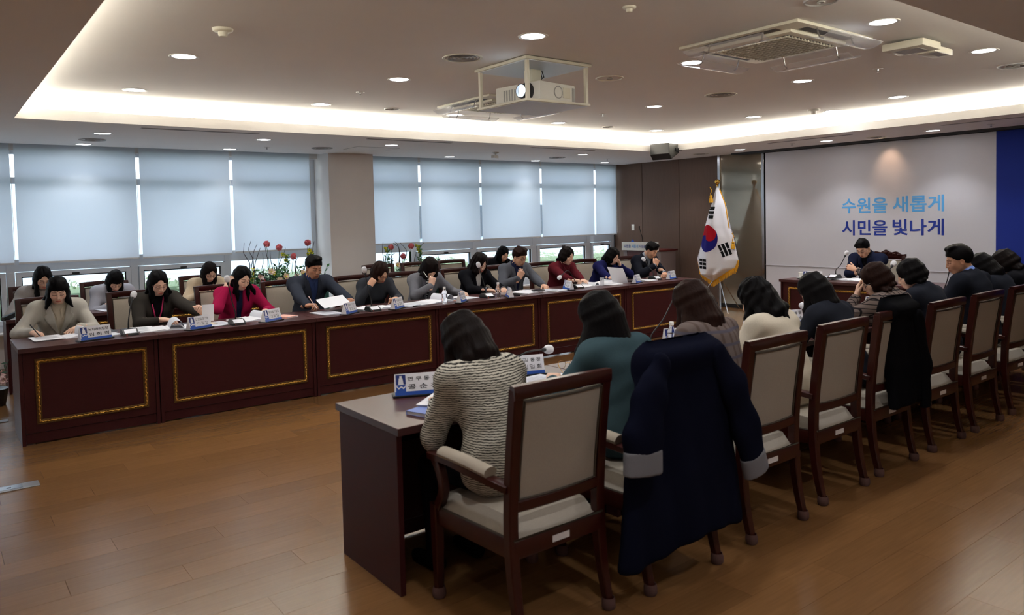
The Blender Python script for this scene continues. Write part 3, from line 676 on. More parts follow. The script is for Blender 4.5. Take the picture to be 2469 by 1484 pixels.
def cushion(mb, poly, z0, z1, bulge, inset=0.02, n=8):
    """upholstered pad over a quad outline, rounded and domed"""
    (ax,ay),(bx,by),(cx,cy),(dx,dy) = poly; V = []; F = []
    N = 10
    def P(u, v): return ((ax*(1-u)+bx*u)*(1-v)+(dx*(1-u)+cx*u)*v, (ay*(1-u)+by*u)*(1-v)+(dy*(1-u)+cy*u)*v)
    for i in range(N+1):
        for j in range(N+1):
            u, v = i/N, j/N; x, y = P(u, v); e = min(u,1-u,v,1-v); k = min(1, e/0.12); k = math.sqrt(max(0, 1-(1-k)**2))
            V.append((x, y, z0+(z1-z0)*k*0.8+(z1-z0)*0.2+bulge*math.sin(PI*u)*math.sin(PI*v)*k-(z1-z0)*0.2*(1-k)))
    for i in range(N):
        for j in range(N): F.append((i*(N+1)+j, (i+1)*(N+1)+j, (i+1)*(N+1)+j+1, i*(N+1)+j+1))
    base = len(V); rim = [i*(N+1) for i in range(N+1)]+[N*(N+1)+j for j in range(1,N+1)]+[i*(N+1)+N for i in range(N-1,-1,-1)]+[j for j in range(N-1,0,-1)]
    for r in rim: V.append((V[r][0], V[r][1], z0-0.001))
    L = len(rim)
    for q in range(L): F.append((rim[q], base+q, base+(q+1)%L, rim[(q+1)%L]))
    F.append(tuple(base+q for q in range(L)))
    return mb.add(V, F)
def make_chair_parts(crest=False):
    P = []
    def part(n, mb, m, sub=None, smooth=True):
        me = mb.mesh(n, m)
        if smooth: auto_smooth(me, 35)
        P.append((n, me, sub))
    RW, FW = 0.232, 0.262
    for s in (-1, 1):
        pts = curve_pts([(s*RW,-0.300,0.02),(s*RW,-0.262,0.20),(s*RW,-0.245,0.44),(s*RW,-0.262,0.70),(s*RW,-0.300,1.0)], 4)
        n = len(pts); ws = [0.034+0.012*min(1,i/6) for i in range(n)]; mb = MB(); beam(mb, pts, ws, ws, (1,0,0)); part('back_post', mb, 'chair_wood')
        mb = MB(); beam(mb, [(s*FW,0.245,0.02),(s*FW,0.245,0.20),(s*FW,0.245,0.42)], [0.032,0.042,0.05], [0.032,0.042,0.05], (1,0,0)); part('front_leg', mb, 'chair_wood')
        # arm: upholstered pad on a curved wooden rail
        mb = MB(); beam(mb, curve_pts([(s*FW,0.225,0.41),(s*(FW+0.012),0.165,0.50),(s*(FW+0.018),0.175,0.58),(s*(FW+0.015),0.225,0.632)],4), 0.036, 0.042, (1,0,0)); part('arm_support', mb, 'chair_wood')
        mb = MB(); beam(mb, curve_pts([(s*(RW+0.005),-0.25,0.608),(s*(FW+0.005),-0.10,0.628),(s*(FW+0.012),0.10,0.640),(s*(FW+0.01),0.26,0.632)],4), 0.052, 0.032, (1,0,0)); part('arm_rail', mb, 'chair_wood')
        mb = MB(); pp = curve_pts([(s*(FW-0.004),-0.155,0.652),(s*(FW+0.010),0.0,0.665),(s*(FW+0.014),0.16,0.666)],4); mb.tube(pp, 0.034, 12, flat=0.72); part('arm_pad', mb, 'chair_fabric')
    top = []
    for i in range(13):
        u = -1+2*i/12; top.append((u*(RW+0.022), -0.302+0.018*(u*u-1), 0.990+0.007*(1-u*u)))
    mb = MB(); beam(mb, top, 0.054, 0.036, (0,0,1)); part('top_rail', mb, 'chair_wood')
    if crest:
        mb = MB(); pts = [(u*0.26, -0.305, 1.03+0.055*(1-abs(u))**0.8+0.012*math.cos(u*12)) for u in [(-1+2*i/24) for i in range(25)]]
        V = []
        for (x,y,z) in pts: V += [(x,y-0.016,1.0),(x,y-0.016,z),(x,y+0.016,z),(x,y+0.016,1.0)]
        F = []
        for i in range(24):
            for j in range(4): F.append((i*4+j,i*4+(j+1)%4,(i+1)*4+(j+1)%4,(i+1)*4+j))
        F += [(0,1,2,3),(96,99,98,97)]; mb.add(V,F)
        for s in (-1,1):
            for k in range(3): mb.ball((s*(0.05+0.06*k),-0.285,1.045-0.008*k),(0.022,0.012,0.014))
        mb.ball((0,-0.285,1.06),(0.03,0.014,0.022)); part('carved_crest', mb, 'chair_wood')
    lo = []
    for i in range(9):
        u = -1+2*i/8; lo.append((u*RW, -0.250+0.012*(u*u-1), 0.535))
    mb = MB(); beam(mb, lo, 0.045, 0.032, (0,0,1)); part('lower_rail', mb, 'chair_wood')
    # upholstered back, both faces slightly domed
    V = []; F = []; NX, NZ = 8, 10; w0 = RW-0.026
    for side in (0, 1):
        for i in range(NX+1):
            for j in range(NZ+1):
                u = -1+2*i/NX; v = j/NZ; z = 0.556+v*(0.958-0.556); yc = -0.248-0.055*v**1.3+0.016*(u*u-1)
                dome = 0.014*math.sqrt(max(0,1-u**4))*math.sqrt(max(0,1-(2*v-1)**4))+0.009
                V.append((u*w0, yc+(dome if side else -dome*0.7), z))
    Q = (NX+1)*(NZ+1)
    for i in range(NX):
        for j in range(NZ):
            a = i*(NZ+1)+j; F.append((a, a+NZ+1, a+NZ+2, a+1)); F.append((Q+a, Q+a+1, Q+a+NZ+2, Q+a+NZ+1))
    for i in range(NX):
        a = i*(NZ+1); F.append((a, Q+a, Q+a+NZ+1, a+NZ+1)); a += NZ; F.append((a, a+NZ+1, Q+a+NZ+1, Q+a))
    for j in range(NZ):
        F.append((j, j+1, Q+j+1, Q+j)); a = NX*(NZ+1)+j; F.append((a, Q+a, Q+a+1, a+1))
    mb = MB(); mb.add(V, F); part('back_panel', mb, 'chair_fabric')
    mb = MB()
    for yo in (-0.0115, 0.0125):
        loop = [(-w0+0.004,0.560),(w0-0.004,0.560),(w0-0.004,0.953),(-w0+0.004,0.953),(-w0+0.004,0.560)]
        pts = []
        for (p, q) in zip(loop[:-1], loop[1:]):
            for k in range(6):
                t = k/6; x = p[0]+(q[0]-p[0])*t; z = p[1]+(q[1]-p[1])*t; v = (z-0.556)/0.402; u = x/w0
                pts.append((x, -0.248-0.055*max(0,v)**1.3+0.016*(u*u-1)+yo, z))
        mb.tube(pts+[pts[0]], 0.005, 5)
    part('nail_trim', mb, 'nail_trim')
    out = [(-FW-0.015,0.275),(FW+0.015,0.275),(RW+0.01,-0.235),(-RW-0.01,-0.235)]
    mb = MB(); cushion(mb, [(-FW-0.012,0.272),(FW+0.012,0.272),(RW-0.004,-0.262),(-RW+0.004,-0.262)][::-1], 0.405, 0.462, 0.030); part('seat_cushion', mb, 'chair_fabric')
    mb = MB()
    beam(mb, [(-FW,0.258,0.368),(FW,0.258,0.368)], 0.075, 0.026, (0,0,1)); beam(mb, [(-RW,-0.258,0.368),(RW,-0.258,0.368)], 0.075, 0.026, (0,0,1))
    for s in (-1,1): beam(mb, [(s*FW,0.255,0.368),(s*RW,-0.255,0.368)], 0.075, 0.026, (0,0,1))
    part('apron', mb, 'chair_wood')
    mb = MB()
    mb.tube([(-FW-0.01,0.272,0.408),(FW+0.01,0.272,0.408),(RW+0.002,-0.270,0.408),(-RW-0.002,-0.270,0.408),(-FW-0.01,0.272,0.408)], 0.006, 5); part('seat_trim', mb, 'nail_trim')
    for (x, y) in ((-RW,-0.300),(RW,-0.300),(-FW,0.245),(FW,0.245)):
        mb = MB(); mb.lathe([(0.0,0.0),(0.024,0.0),(0.030,0.010),(0.030,0.034),(0.025,0.050),(0.023,0.048)], 12, c=(x,y,0)); part('foot_sock', mb, 'sock')
    mb = MB(); mb.box((-0.045,-0.2735,0.352),(0.045,-0.2715,0.378)); part('sticker', mb, 'sticker', smooth=False)
    return P
CH = make_chair_parts(); CHH = make_chair_parts(True)
def chair(x, y, rz, label, group, parts=None):
    r = empty('armchair', (x, y, 0), rz, label, 'chair', group)
    last = {}; sub_of = {'arm_pad': 'arm_rail', 'nail_trim': 'back_panel', 'seat_trim': 'seat_cushion', 'sticker': 'apron', 'carved_crest': 'top_rail'}; q = 0
    for n, me, sub in (parts or CH):
        o = bpy.data.objects.new(n, me); COL.objects.link(o); o.parent = last[sub_of[n]] if n in sub_of else r; last[n] = o
        if n in ('back_post', 'front_leg'): last[n+str(q//4)] = o
        q += 1
    return r
G1 = 'armchairs of the near side row'
near_ch = [(1.965,2.535,0,'near side armchair of the woman in the striped tweed jacket'),(2.65,2.50,0,'near side armchair with the navy coat draped over its back'),(3.415,2.52,0,'near side armchair of the woman in the brown checked blazer'),(4.145,2.56,0,'near side armchair between the cream jacket and the charcoal blazer'),(4.825,2.58,0,'near side armchair with the black cardigan hung over its back'),(5.555,2.58,0.0,'near side armchair behind the woman in the checked jacket'),(6.25,2.58,0.0,'near side armchair left of the man with the blue collar'),(6.985,2.58,-0.03,'near side armchair of the man with the blue collar'),(7.72,2.58,0,'armchair beyond the man with the blue collar'),(8.40,2.58,0,'last near side armchair before the blue backdrop')]
for x, y, r, l in near_ch: chair(x, y, r, l, G1)
front_x = [0.875,1.665,2.43,3.22,3.96,4.62,5.34,5.99,6.77,7.55,8.38]
fl_ = ['light grey blazer','olive blazer with pink lanyard','magenta jacket','dark suit and blue shirt','charcoal jacket and glasses','grey blazer and striped top','black blazer and white top','grey blazer and navy polo','maroon shirt','navy jacket','black suit with a hand at his mouth']
fo = [0,0.03,-0.04,0.02,0,0.04,-0.03,0.05,0.08,0.05,0.0]
for x, l, t, dx in zip(front_x, fl_, fo, [-0.02,-0.06,-0.03,-0.12,-0.02,-0.02,0.06,0.05,0.10,0.12,0.05]): chair(x+dx, 7.86+abs(t)*0.3, PI+t, 'window side armchair of the person in the '+l, 'armchairs of the window side row')
for x, y, l in ((0.93,9.64,'back row armchair of the long haired woman with glasses'),(1.62,9.64,'back row armchair of the woman in the grey cardigan'),(2.70,9.64,'back row armchair of the woman in the beige blazer'),(5.19,9.62,'empty back row armchair beside the white column'),(5.82,9.62,'empty back row armchair second from the column'),(6.455,9.62,'empty back row armchair third from the column'),(7.09,9.62,'back row armchair of the half hidden woman in black')): chair(x, y, PI, l, 'back row armchairs')
chair(10.12, 5.04, PI/2+0.1, 'head table armchair with carved crest behind the man with folded arms', None, CHH)

# ================================================================== TABLE THINGS
def microphone(x, y, z, rz, head, label, group, curve=0.05):
    """head = world position of the foam head"""
    r = empty('desk_microphone', (x, y, z), rz, label, 'microphone', group); Ri = rotz(-rz)
    pr_ = [(-0.075,0.0),(0.075,0.0),(0.070,0.018),(0.02,0.048),(-0.045,0.050),(-0.072,0.022)]
    T_ = Matrix(((0,0,1,0),(1,0,0,0),(0,1,0,0),(0,0,0,1)))
    mb = MB().prism(pr_, -0.058, 0.058, T=T_); me = mb.mesh('base', 'black_plastic'); link('base', me, r)
    lab = MB(); lab.add([Vector((-0.045,0.022,0.0482)),Vector((0.045,0.022,0.0482)),Vector((0.045,0.066,0.0215)),Vector((-0.045,0.066,0.0215))],[(0,1,2,3)]); lab.build('label','plate_white',r)
    ba = MB(); ba.add([Vector((-0.045,-0.0708,0.0255)),Vector((0.045,-0.0708,0.0255)),Vector((0.045,-0.0520,0.0445)),Vector((-0.045,-0.0520,0.0445))],[(3,2,1,0)]); ba.build('label','plate_white',r)
    MB().box((0.03,0.0715,0.008),(0.034,0.0745,0.012)).build('indicator','red_led',r)
    h = Ri @ (Vector(head)-Vector((x,y,z))); b0 = Vector((0.0,-0.03,0.048)); d = (h-b0)
    mid = b0+d*0.5+Vector((0,0,curve)); pts = curve_pts([b0, b0+Vector((0,0,0.05))+d*0.05, mid, h], 5)
    MB().tube(pts, [0.0085,0.0075,0.006,0.0055]+[0.0048]*(len(pts)-4), 8).build('gooseneck','black_plastic',r,smooth=True)
    e = (pts[-1]-pts[-2]).normalized(); R = e.to_track_quat('Z','Y').to_matrix()
    MB().lathe([(0.008,-0.012),(0.011,0.0),(0.011,0.014)],10,R=R,c=pts[-1]-e*0.012).build('collar','dark_grey',r,smooth=True)
    MB().lathe([(0.0,0.0),(0.016,0.004),(0.024,0.018),(0.026,0.034),(0.024,0.052),(0.014,0.064),(0.0,0.067)],14,R=R,c=pts[-1]).build('foam_head','foam_white',r,smooth=True)
    return r
GM = 'microphones of the window side row'
microphone(1.30,6.93,0.75,PI,(1.36,7.05,1.045),'gooseneck microphone between the light grey and the olive blazer',GM)
microphone(2.17,6.88,0.75,PI,(2.12,6.93,1.13),'gooseneck microphone before the magenta jacket',GM,0.0)
microphone(3.50,6.83,0.75,PI,(3.44,6.86,1.135),'gooseneck microphone before the charcoal jacket and glasses',GM,0.0)
microphone(5.02,6.98,0.75,PI,(4.92,6.98,1.10),'gooseneck microphone before the white top',GM,0.03)
microphone(6.41,6.98,0.75,PI,(6.12,6.95,0.925),'bent gooseneck microphone held by the woman in maroon',GM,0.12)
microphone(7.95,7.06,0.75,PI,(7.86,7.16,1.01),'gooseneck microphone held by the man in the black suit',GM,0.02)
GN = 'microphones of the near side row'
microphone(2.40,3.22,0.75,0,(2.72,3.24,0.905),'low gooseneck microphone beside the tweed jacket',GN,0.06)
microphone(3.72,3.38,0.75,0,(4.01,3.38,1.105),'tall gooseneck microphone before the brown checked blazer',GN,0.0)
microphone(5.78,3.30,0.75,0,(5.55,3.34,0.905),'low gooseneck microphone beside the charcoal blazer',GN,0.07)
microphone(6.50,3.36,0.75,0,(6.98,3.34,1.13),'gooseneck microphone before the checked jacket',GN,0.0)
microphone(8.05,3.36,0.75,0,(7.80,3.18,1.075),'gooseneck microphone before the man with the blue collar',GN,0.0)
microphone(9.26,5.17,0.775,PI/2,(9.33,5.06,1.07),'gooseneck microphone on the head table','microphones on the head table',0.0)

def marks(parent, Mx, w, h, n, m='ink', seed=0):
    """small print too fine to read: short dark strokes in character cells"""
    q = random.Random(seed); mb = MB(); c = w/n
    def st(x0, z0, x1, z1): mb.add([Mx @ Vector((x0,z0,0)),Mx @ Vector((x1,z0,0)),Mx @ Vector((x1,z1,0)),Mx @ Vector((x0,z1,0))],[(0,1,2,3)])
    for i in range(n):
        a0 = -w/2+c*i+c*0.15; W = c*0.70; T = h*0.09; z0 = -h*0.46; z1 = h*0.46; k = q.randrange(3)
        xm = a0+W*0.58; zm = z0+h*0.34
        st(a0, z1-T, xm, z1)
        if k != 1: st(xm-T, zm+T, xm, z1)
        if k != 0: st(a0, zm+T, a0+T, z1)
        if k == 2: st(a0, zm+T, xm, zm+2*T)
        st(a0+W-T, zm, a0+W, z1)
        if q.random() < 0.6: st(a0+W*0.74, zm+h*0.26, a0+W, zm+h*0.26+T)
        if q.random() < 0.8:
            st(a0+W*0.2, z0, a0+W, z0+T); st(a0+W*0.2, z0+h*0.22, a0+W, z0+h*0.22+T); st(a0+W*0.2, z0, a0+W*0.2+T, z0+h*0.22); st(a0+W-T, z0, a0+W, z0+h*0.22)
    return mb.build('print', m, parent)
def nameplate(x, y, rz, label, group, l1=None, l2=None, seed=0, w=0.24):
    """tent shaped name sign: black foot, sloping white faces front and back, blue foot strip, tower emblem"""
    r = empty('nameplate', (x, y, 0.75), rz, label, 'nameplate', group); h = 0.115; th = 0.030
    MB().cbox((-w/2-0.012,-0.045,0.0),(w/2+0.012,0.045,0.010),0.003).build('foot','black_plastic',r)
    mb = MB(); mb.add([(-w/2,-th,0.010),(w/2,-th,0.010),(w/2,th,0.010),(-w/2,th,0.010),(-w/2,0,h),(w/2,0,h)],[(0,1,5,4),(2,3,4,5),(0,4,3),(1,2,5),(0,3,2,1)]); mb.build('card','plate_white',r)
    for sg in (-1, 1):
        ex = Vector((-sg,0,0)); ey = Vector((0,-sg*th,h-0.010)).normalized(); ez = ex.cross(ey)
        L = math.hypot(th, h-0.01); o = Vector((0, sg*th, 0.010))
        def T(u, v, e=0.0006): return o+ex*u+ey*v+ez*e
        def quad(u0, u1, v0, v1, e=0.0006): return [T(u0,v0,e),T(u1,v0,e),T(u1,v1,e),T(u0,v1,e)]
        MB().add(quad(-w/2,w/2,0.0,L*0.17),[(0,1,2,3)]).build('blue_strip','plate_blue',r)
        em = MB(); em.add(quad(-w/2+0.006,-w/2+0.056,L*0.50,L*0.95),[(0,1,2,3)],0); em.add(quad(-w/2+0.006,-w/2+0.056,L*0.17,L*0.48),[(0,1,2,3)],1)
        u0 = -w/2+0.031
        em.add([T(u0-0.014,L*0.50,0.0010),T(u0+0.014,L*0.50,0.0010),T(u0+0.009,L*0.80,0.0010),T(u0-0.009,L*0.80,0.0010)],[(0,1,2,3)],2)
        em.add([T(u0-0.006,L*0.80,0.0010),T(u0+0.006,L*0.80,0.0010),T(u0+0.006,L*0.90,0.0010),T(u0-0.006,L*0.90,0.0010)],[(0,1,2,3)],2)
        wv = []
        for k in range(9):
            uu = u0-0.024+0.048*k/8; vv = L*(0.36+0.05*math.cos(k*1.5)-0.05*(1-abs(k-4)/4)); wv += [T(uu,vv,0.0010),T(uu,vv+L*0.07,0.0010)]
        em.add(wv,[(2*k,2*k+2,2*k+3,2*k+1) for k in range(8)],2); em.build('emblem',['plate_navy','plate_blue','plate_white'],r)
        for txt, v0, hh, n in ((l1, 0.74, 0.20, 6), (l2, 0.38, 0.24, 3)):
            Mx = frame_m(T(0.024, L*v0, 0.0012), ex, ey)
            W_ = w-0.085
            if txt and txt[0] in '<>':      # only part of the line can be read
                sg2 = 1 if txt[0] == '>' else -1; f_ = min(0.75, 0.17*len(txt[1:].replace(' ','')) + 0.06*txt.count(' '))
                fit_text(txt[1:], W_*f_, L*hh, 'ink', 'lettering', r, frame_m(T(0.024+sg2*W_*(1-f_)/2, L*v0, 0.0012), ex, ey), bold=0.012)
                marks(r, frame_m(T(0.024-sg2*W_*(f_+0.06)/2, L*v0, 0.0012), ex, ey), W_*(0.94-f_), L*hh, max(1, int(4*(1-f_))), 'ink', seed+n)
            elif txt: fit_text(txt, W_, L*hh, 'ink', 'lettering', r, Mx, bold=0.012)
            else: marks(r, Mx, w-0.085 if n == 6 else w-0.105, L*hh, n, 'ink', seed+n)
    return r
GP = 'nameplates of the window side row'
nameplate(1.03,6.83,PI+0.28,'nameplate before the light grey blazer',GP,'녹지관리팀장','김 희 경',1)
for i,(x,y,a,l) in enumerate([(1.83,6.83,0.40,'nameplate right of the open booklet, before the olive blazer'),(2.47,6.84,0.5,'nameplate right of the microphone, before the magenta jacket'),(3.23,6.80,0.62,'nameplate before the dark suit and blue shirt'),(3.76,6.80,0.62,'nameplate before the charcoal jacket'),(4.54,6.79,0.70,'nameplate beside the water bottle of the striped top'),(5.20,6.79,1.10,'edge-on nameplate right of the second water bottle'),(6.22,6.93,1.25,'edge-on nameplate before the maroon shirt'),(7.40,6.89,0.42,'nameplate before the navy jacket'),(8.16,6.95,0.30,'nameplate at the end of the row before the black suit')]):
    nameplate(x,y,PI+a,l,GP,None,None,10+i,0.22)
GQ = 'nameplates of the near side row'
nameplate(1.965,3.36,-0.42,'nameplate behind the blue folder',GQ,'연 무 동 장','공 순 정',1)
nameplate(2.66,3.36,-0.35,'nameplate under the low microphone beside the tweed jacket',GQ,'>동 장','>희',2)
nameplate(3.30,3.43,-0.3,'nameplate beside the denim jacket and its bottle',GQ,None,None,31)
nameplate(4.09,3.42,-0.35,'nameplate right behind the standing water bottle',GQ,None,None,32)
nameplate(4.90,3.36,-0.2,'nameplate between the brown blazer and the cream jacket',GQ,'>동 장',None,3)
nameplate(5.42,3.40,-0.25,'nameplate with a white pen beside the cream jacket',GQ,'>동 장','>숙',4)
nameplate(6.08,3.40,-0.25,'nameplate hidden behind the charcoal blazer',GQ,None,None,33)
nameplate(6.80,3.40,-0.3,'nameplate before the checked jacket',GQ,'<정 자 1','<이',5)
nameplate(8.45,3.38,-0.2,'nameplate beside the man with the blue collar',GQ,'파 장 동 장','>인 영',6)
nameplate(9.13,5.40,PI/2+0.3+PI,'nameplate by the cup on the head table',None,None,None,40)

def bottle(x, y, label, group, z=0.75):
    r = empty('water_bottle', (x, y, z), 0, label, 'bottle', group)
    MB().lathe([(0.0,0.003),(0.026,0.0),(0.031,0.008),(0.031,0.045),(0.0295,0.050),(0.0295,0.072),(0.031,0.077),(0.031,0.105),(0.024,0.130),(0.0135,0.148),(0.0135,0.158)],20).build('bottle_body','water_plastic',r,smooth=True)
    MB().lathe([(0.0,0.010),(0.027,0.010),(0.028,0.10),(0.0,0.10)],16).build('water','water_plastic',r,smooth=True)
    MB().lathe([(0.0,0.178),(0.0145,0.178),(0.0155,0.174),(0.0155,0.156),(0.0145,0.155)],18).build('cap','cap_white',r)
    return r
bottle(4.37,6.86,'clear water bottle before the striped top','water bottles'); bottle(5.075,6.84,'clear water bottle right of the microphone, before the grey blazer man','water bottles')
bottle(3.93,3.35,'clear water bottle standing upright before the brown checked blazer','water bottles'); bottle(3.475,3.36,'clear water bottle half hidden by the denim jacket','water bottles')
gl = empty('drinking_glass', (6.85,6.98,0.75), 0, 'clear drinking glass before the navy jacket', 'glass')
MB().lathe([(0.026,0.0),(0.030,0.105),(0.028,0.105),(0.024,0.006),(0.0,0.006)],18).build('tumbler','clear_plastic',gl,smooth=True)
tc = empty('teacup', (9.24,5.62,0.75), 0.5, 'white teacup on a saucer on the head table', 'cup')
MB().lathe([(0.028,0.012),(0.034,0.016),(0.040,0.05),(0.046,0.082),(0.044,0.082),(0.037,0.05),(0.030,0.020),(0.0,0.018)],20).build('cup','porcelain',tc,smooth=True)
MB().lathe([(0.0,0.002),(0.045,0.0),(0.078,0.014),(0.077,0.017),(0.04,0.007),(0.0,0.008)],24).build('saucer','porcelain',tc,smooth=True)
MB().tube(curve_pts([(0.043,0,0.07),(0.068,0,0.066),(0.066,0,0.038),(0.040,0,0.034)],4),0.004,6).build('handle','porcelain',tc,smooth=True)

def paper(x, y, rz, label, w=0.21, d=0.297, z=0.75, n=4, group=None, m='paper', t=0.003):
    """a thin stack of loose sheets, each a little askew"""
    r = empty('paper_stack', (x, y, z), rz, label, 'papers', group); q = random.Random(int(x*1000+y*77))
    for i in range(n):
        a = q.uniform(-0.06,0.06) if i else 0; R = rotz(a); dx, dy = (q.uniform(-0.015,0.015), q.uniform(-0.015,0.015)) if i else (0,0)
        MB().box((-w/2,-d/2,0),(w/2,d/2,t*0.9),R=R,c=(dx,dy,i*t)).build('sheet', m if i % 2 == 0 else 'paper_shade', r)
    mb = MB()
    for k in range(11):
        yy = d/2-0.04-k*0.02; mb.add([(-w/2+0.025,yy,n*t+0.0006),(w/2-0.025-0.03*q.random(),yy,n*t+0.0006),(w/2-0.025,yy+0.005,n*t+0.0006),(-w/2+0.025,yy+0.005,n*t+0.0006)],[(0,1,2,3)])
    mb.build('print','print_grey',r); return r
def booklet(x, y, rz, label, w=0.21, d=0.297, curl=0.0, z=0.75, group=None):
    """open booklet: two page blocks arching from the spine, one page curling over"""
    r = empty('open_booklet', (x, y, z), rz, label, 'booklet', group)
    for s in (-1, 1):
        V = []; F = []; N = 10
        for i in range(N+1):
            u = i/N; X = s*u*w; Z = 0.003+0.016*math.exp(-u*3.5)*(1-math.exp(-u*14))+0.004*(1-u)
            V += [(X,-d/2,Z),(X,d/2,Z),(X,-d/2,0),(X,d/2,0)]
        for i in range(N):
            a = i*4; q = [(a,a+4,a+5,a+1),(a+2,a+3,a+7,a+6),(a,a+2,a+6,a+4),(a+1,a+5,a+7,a+3)]; F += q if s > 0 else [f[::-1] for f in q]
        a = N*4; F.append((a,a+2,a+3,a+1) if s > 0 else (a+1,a+3,a+2,a)); MB().add(V,F).build('page_block','paper',r,smooth=True)
    if curl:
        V = []; N = 14
        for i in range(N+1):
            t = i/N; a = t*PI*0.97; X = 0.02+w*0.42*(1-math.cos(a))*0.55*curl+0.02*t; Z = 0.008+0.075*abs(curl)*math.sin(a)
            V += [(X,-d/2,Z),(X,d/2,Z),(X,-d/2,Z-0.0015),(X,d/2,Z-0.0015)]
        F = []
        for i in range(N):
            a = i*4; F += [(a,a+4,a+5,a+1),(a+2,a+3,a+7,a+6),(a,a+2,a+6,a+4),(a+1,a+5,a+7,a+3)]
        MB().add(V,F).build('turned_page','paper_shade',r,smooth=True)
    MB().box((-w-0.003,-d/2-0.003,0.0),(w+0.003,d/2+0.003,0.0012)).build('cover','paper_shade',r); return r
def notebook(x, y, rz, label, m, w=0.15, d=0.21, z=0.75, h=0.014, cat='notebook', group=None):
    r = empty('notebook', (x, y, z), rz, label, cat, group)
    MB().cbox((-w/2,-d/2,0),(w/2,d/2,0.002),0.0008).cbox((-w/2,-d/2,h-0.002),(w/2,d/2,h),0.0008).box((-w/2,-d/2,0.002),(-w/2+0.003,d/2,h-0.002)).build('cover',m,r)
    MB().box((-w/2+0.003,-d/2+0.003,0.002),(w/2-0.003,d/2-0.003,h-0.002)).build('pages','paper',r); return r
def phone(x, y, rz, label, z=0.75):
    r = empty('phone', (x, y, z), rz, label, 'phone')
    MB().cbox((-0.037,-0.076,0),(0.037,0.076,0.008),0.003).build('case','black_plastic',r,smooth=True); MB().box((-0.034,-0.073,0.008),(0.034,0.073,0.0086)).build('screen','phone_glass',r); return r
def pen(p0, p1, m, label):
    p0 = Vector(p0); p1 = Vector(p1); d = (p1-p0).normalized(); r = empty('pen', p0, 0, label, 'pen')
    MB().tube([d*0.012, p1-p0],0.0045,8).build('barrel',m,r,smooth=True); MB().tube([(0,0,0),d*0.012],[0.001,0.004],8).build('tip','dark_grey',r); return r
# window side row
paper(0.74,7.22,0.1,'loose printed sheets under the hands of the light grey blazer',n=3); booklet(0.94,7.20,0.15,'booklet with a curled page before the light grey blazer',w=0.10,d=0.22,curl=0.9)
notebook(1.17,7.24,0.1,'slim notebook with white papers beside the light grey blazer','leather_black'); paper(1.12,7.10,0.2,'white sheets behind the first nameplate',n=2)
booklet(1.62,7.08,-0.15,'open booklet with arched pages before the olive blazer',curl=1.0); notebook(1.95,7.10,0.2,'cream notebook beside the olive blazer','cream_petal')
paper(1.42,7.18,-0.1,'flat white sheets right of the first microphone',n=3)
booklet(2.42,7.15,0.12,'report with a dark lifted cover before the magenta jacket',curl=0.8); notebook(2.68,7.05,0.35,'pink covered notebook before the empty chair side','pink_cover')
paper(2.05,7.05,0.1,'white sheets left of the second microphone',n=2)
paper(3.08,6.98,0.1,'stack of papers below the sheet held by the man in the dark suit',n=4); notebook(3.32,7.02,0.3,'black folder before the man in the dark suit','leather_black',0.22,0.3,h=0.008)
booklet(3.62,7.05,0.1,'open booklet with violet print before the charcoal jacket'); paper(3.95,7.0,0.35,'spread papers right of the charcoal jacket nameplate',n=4); phone(3.98,6.90,0.3,'black phone behind the charcoal jacket nameplate')
booklet(4.42,7.10,0.1,'open booklet with a curled page before the striped top',curl=0.9); paper(4.15,7.02,0.2,'white papers left of the first water bottle',n=3); notebook(4.62,6.93,0.4,'small pink notebook left of the third microphone nameplate','pink_cover',0.10,0.13,h=0.008)
paper(4.80,7.14,0.2,'white papers before the black blazer',n=3)
notebook(5.32,7.08,0.2,'grey green notebook behind the second water bottle','lectern_side',0.2,0.28); booklet(5.75,7.10,0.1,'open booklet before the grey blazer man'); phone(5.78,6.98,1.2,'phone lying on papers before the grey blazer man',z=0.772)
paper(6.02,7.0,0.3,'white papers left of the maroon shirt',n=4); notebook(5.42,6.93,0.2,'dark notebook beside the edge-on nameplate','leather_black')
booklet(6.72,7.15,0.1,'open booklet before the maroon shirt',curl=0.5); paper(7.05,7.05,0.1,'white papers by the drinking glass',n=3); booklet(7.20,7.22,0.0,'open report before the navy jacket',curl=0.4); notebook(7.56,7.06,0.2,'black folder by the navy jacket nameplate','leather_black')
notebook(8.05,7.20,0.2,'olive pencil case before the black suit','lectern_side',0.2,0.08,h=0.03,cat='pencil case'); paper(7.76,7.08,0.1,'white papers before the black suit',n=3)
# back row
paper(0.72,9.15,0.1,'white papers under the white cable on the back row desk',n=2); paper(1.55,9.18,0.1,'single sheet under the hands of the grey cardigan',n=2); notebook(2.45,9.2,0.3,'dark notebook before the beige blazer','leather_black'); paper(2.72,9.2,0.2,'papers with violet print before the beige blazer',n=3); paper(3.2,9.22,-0.1,'blank pale sheet at the end of the back row desk',n=1,w=0.3,d=0.4)
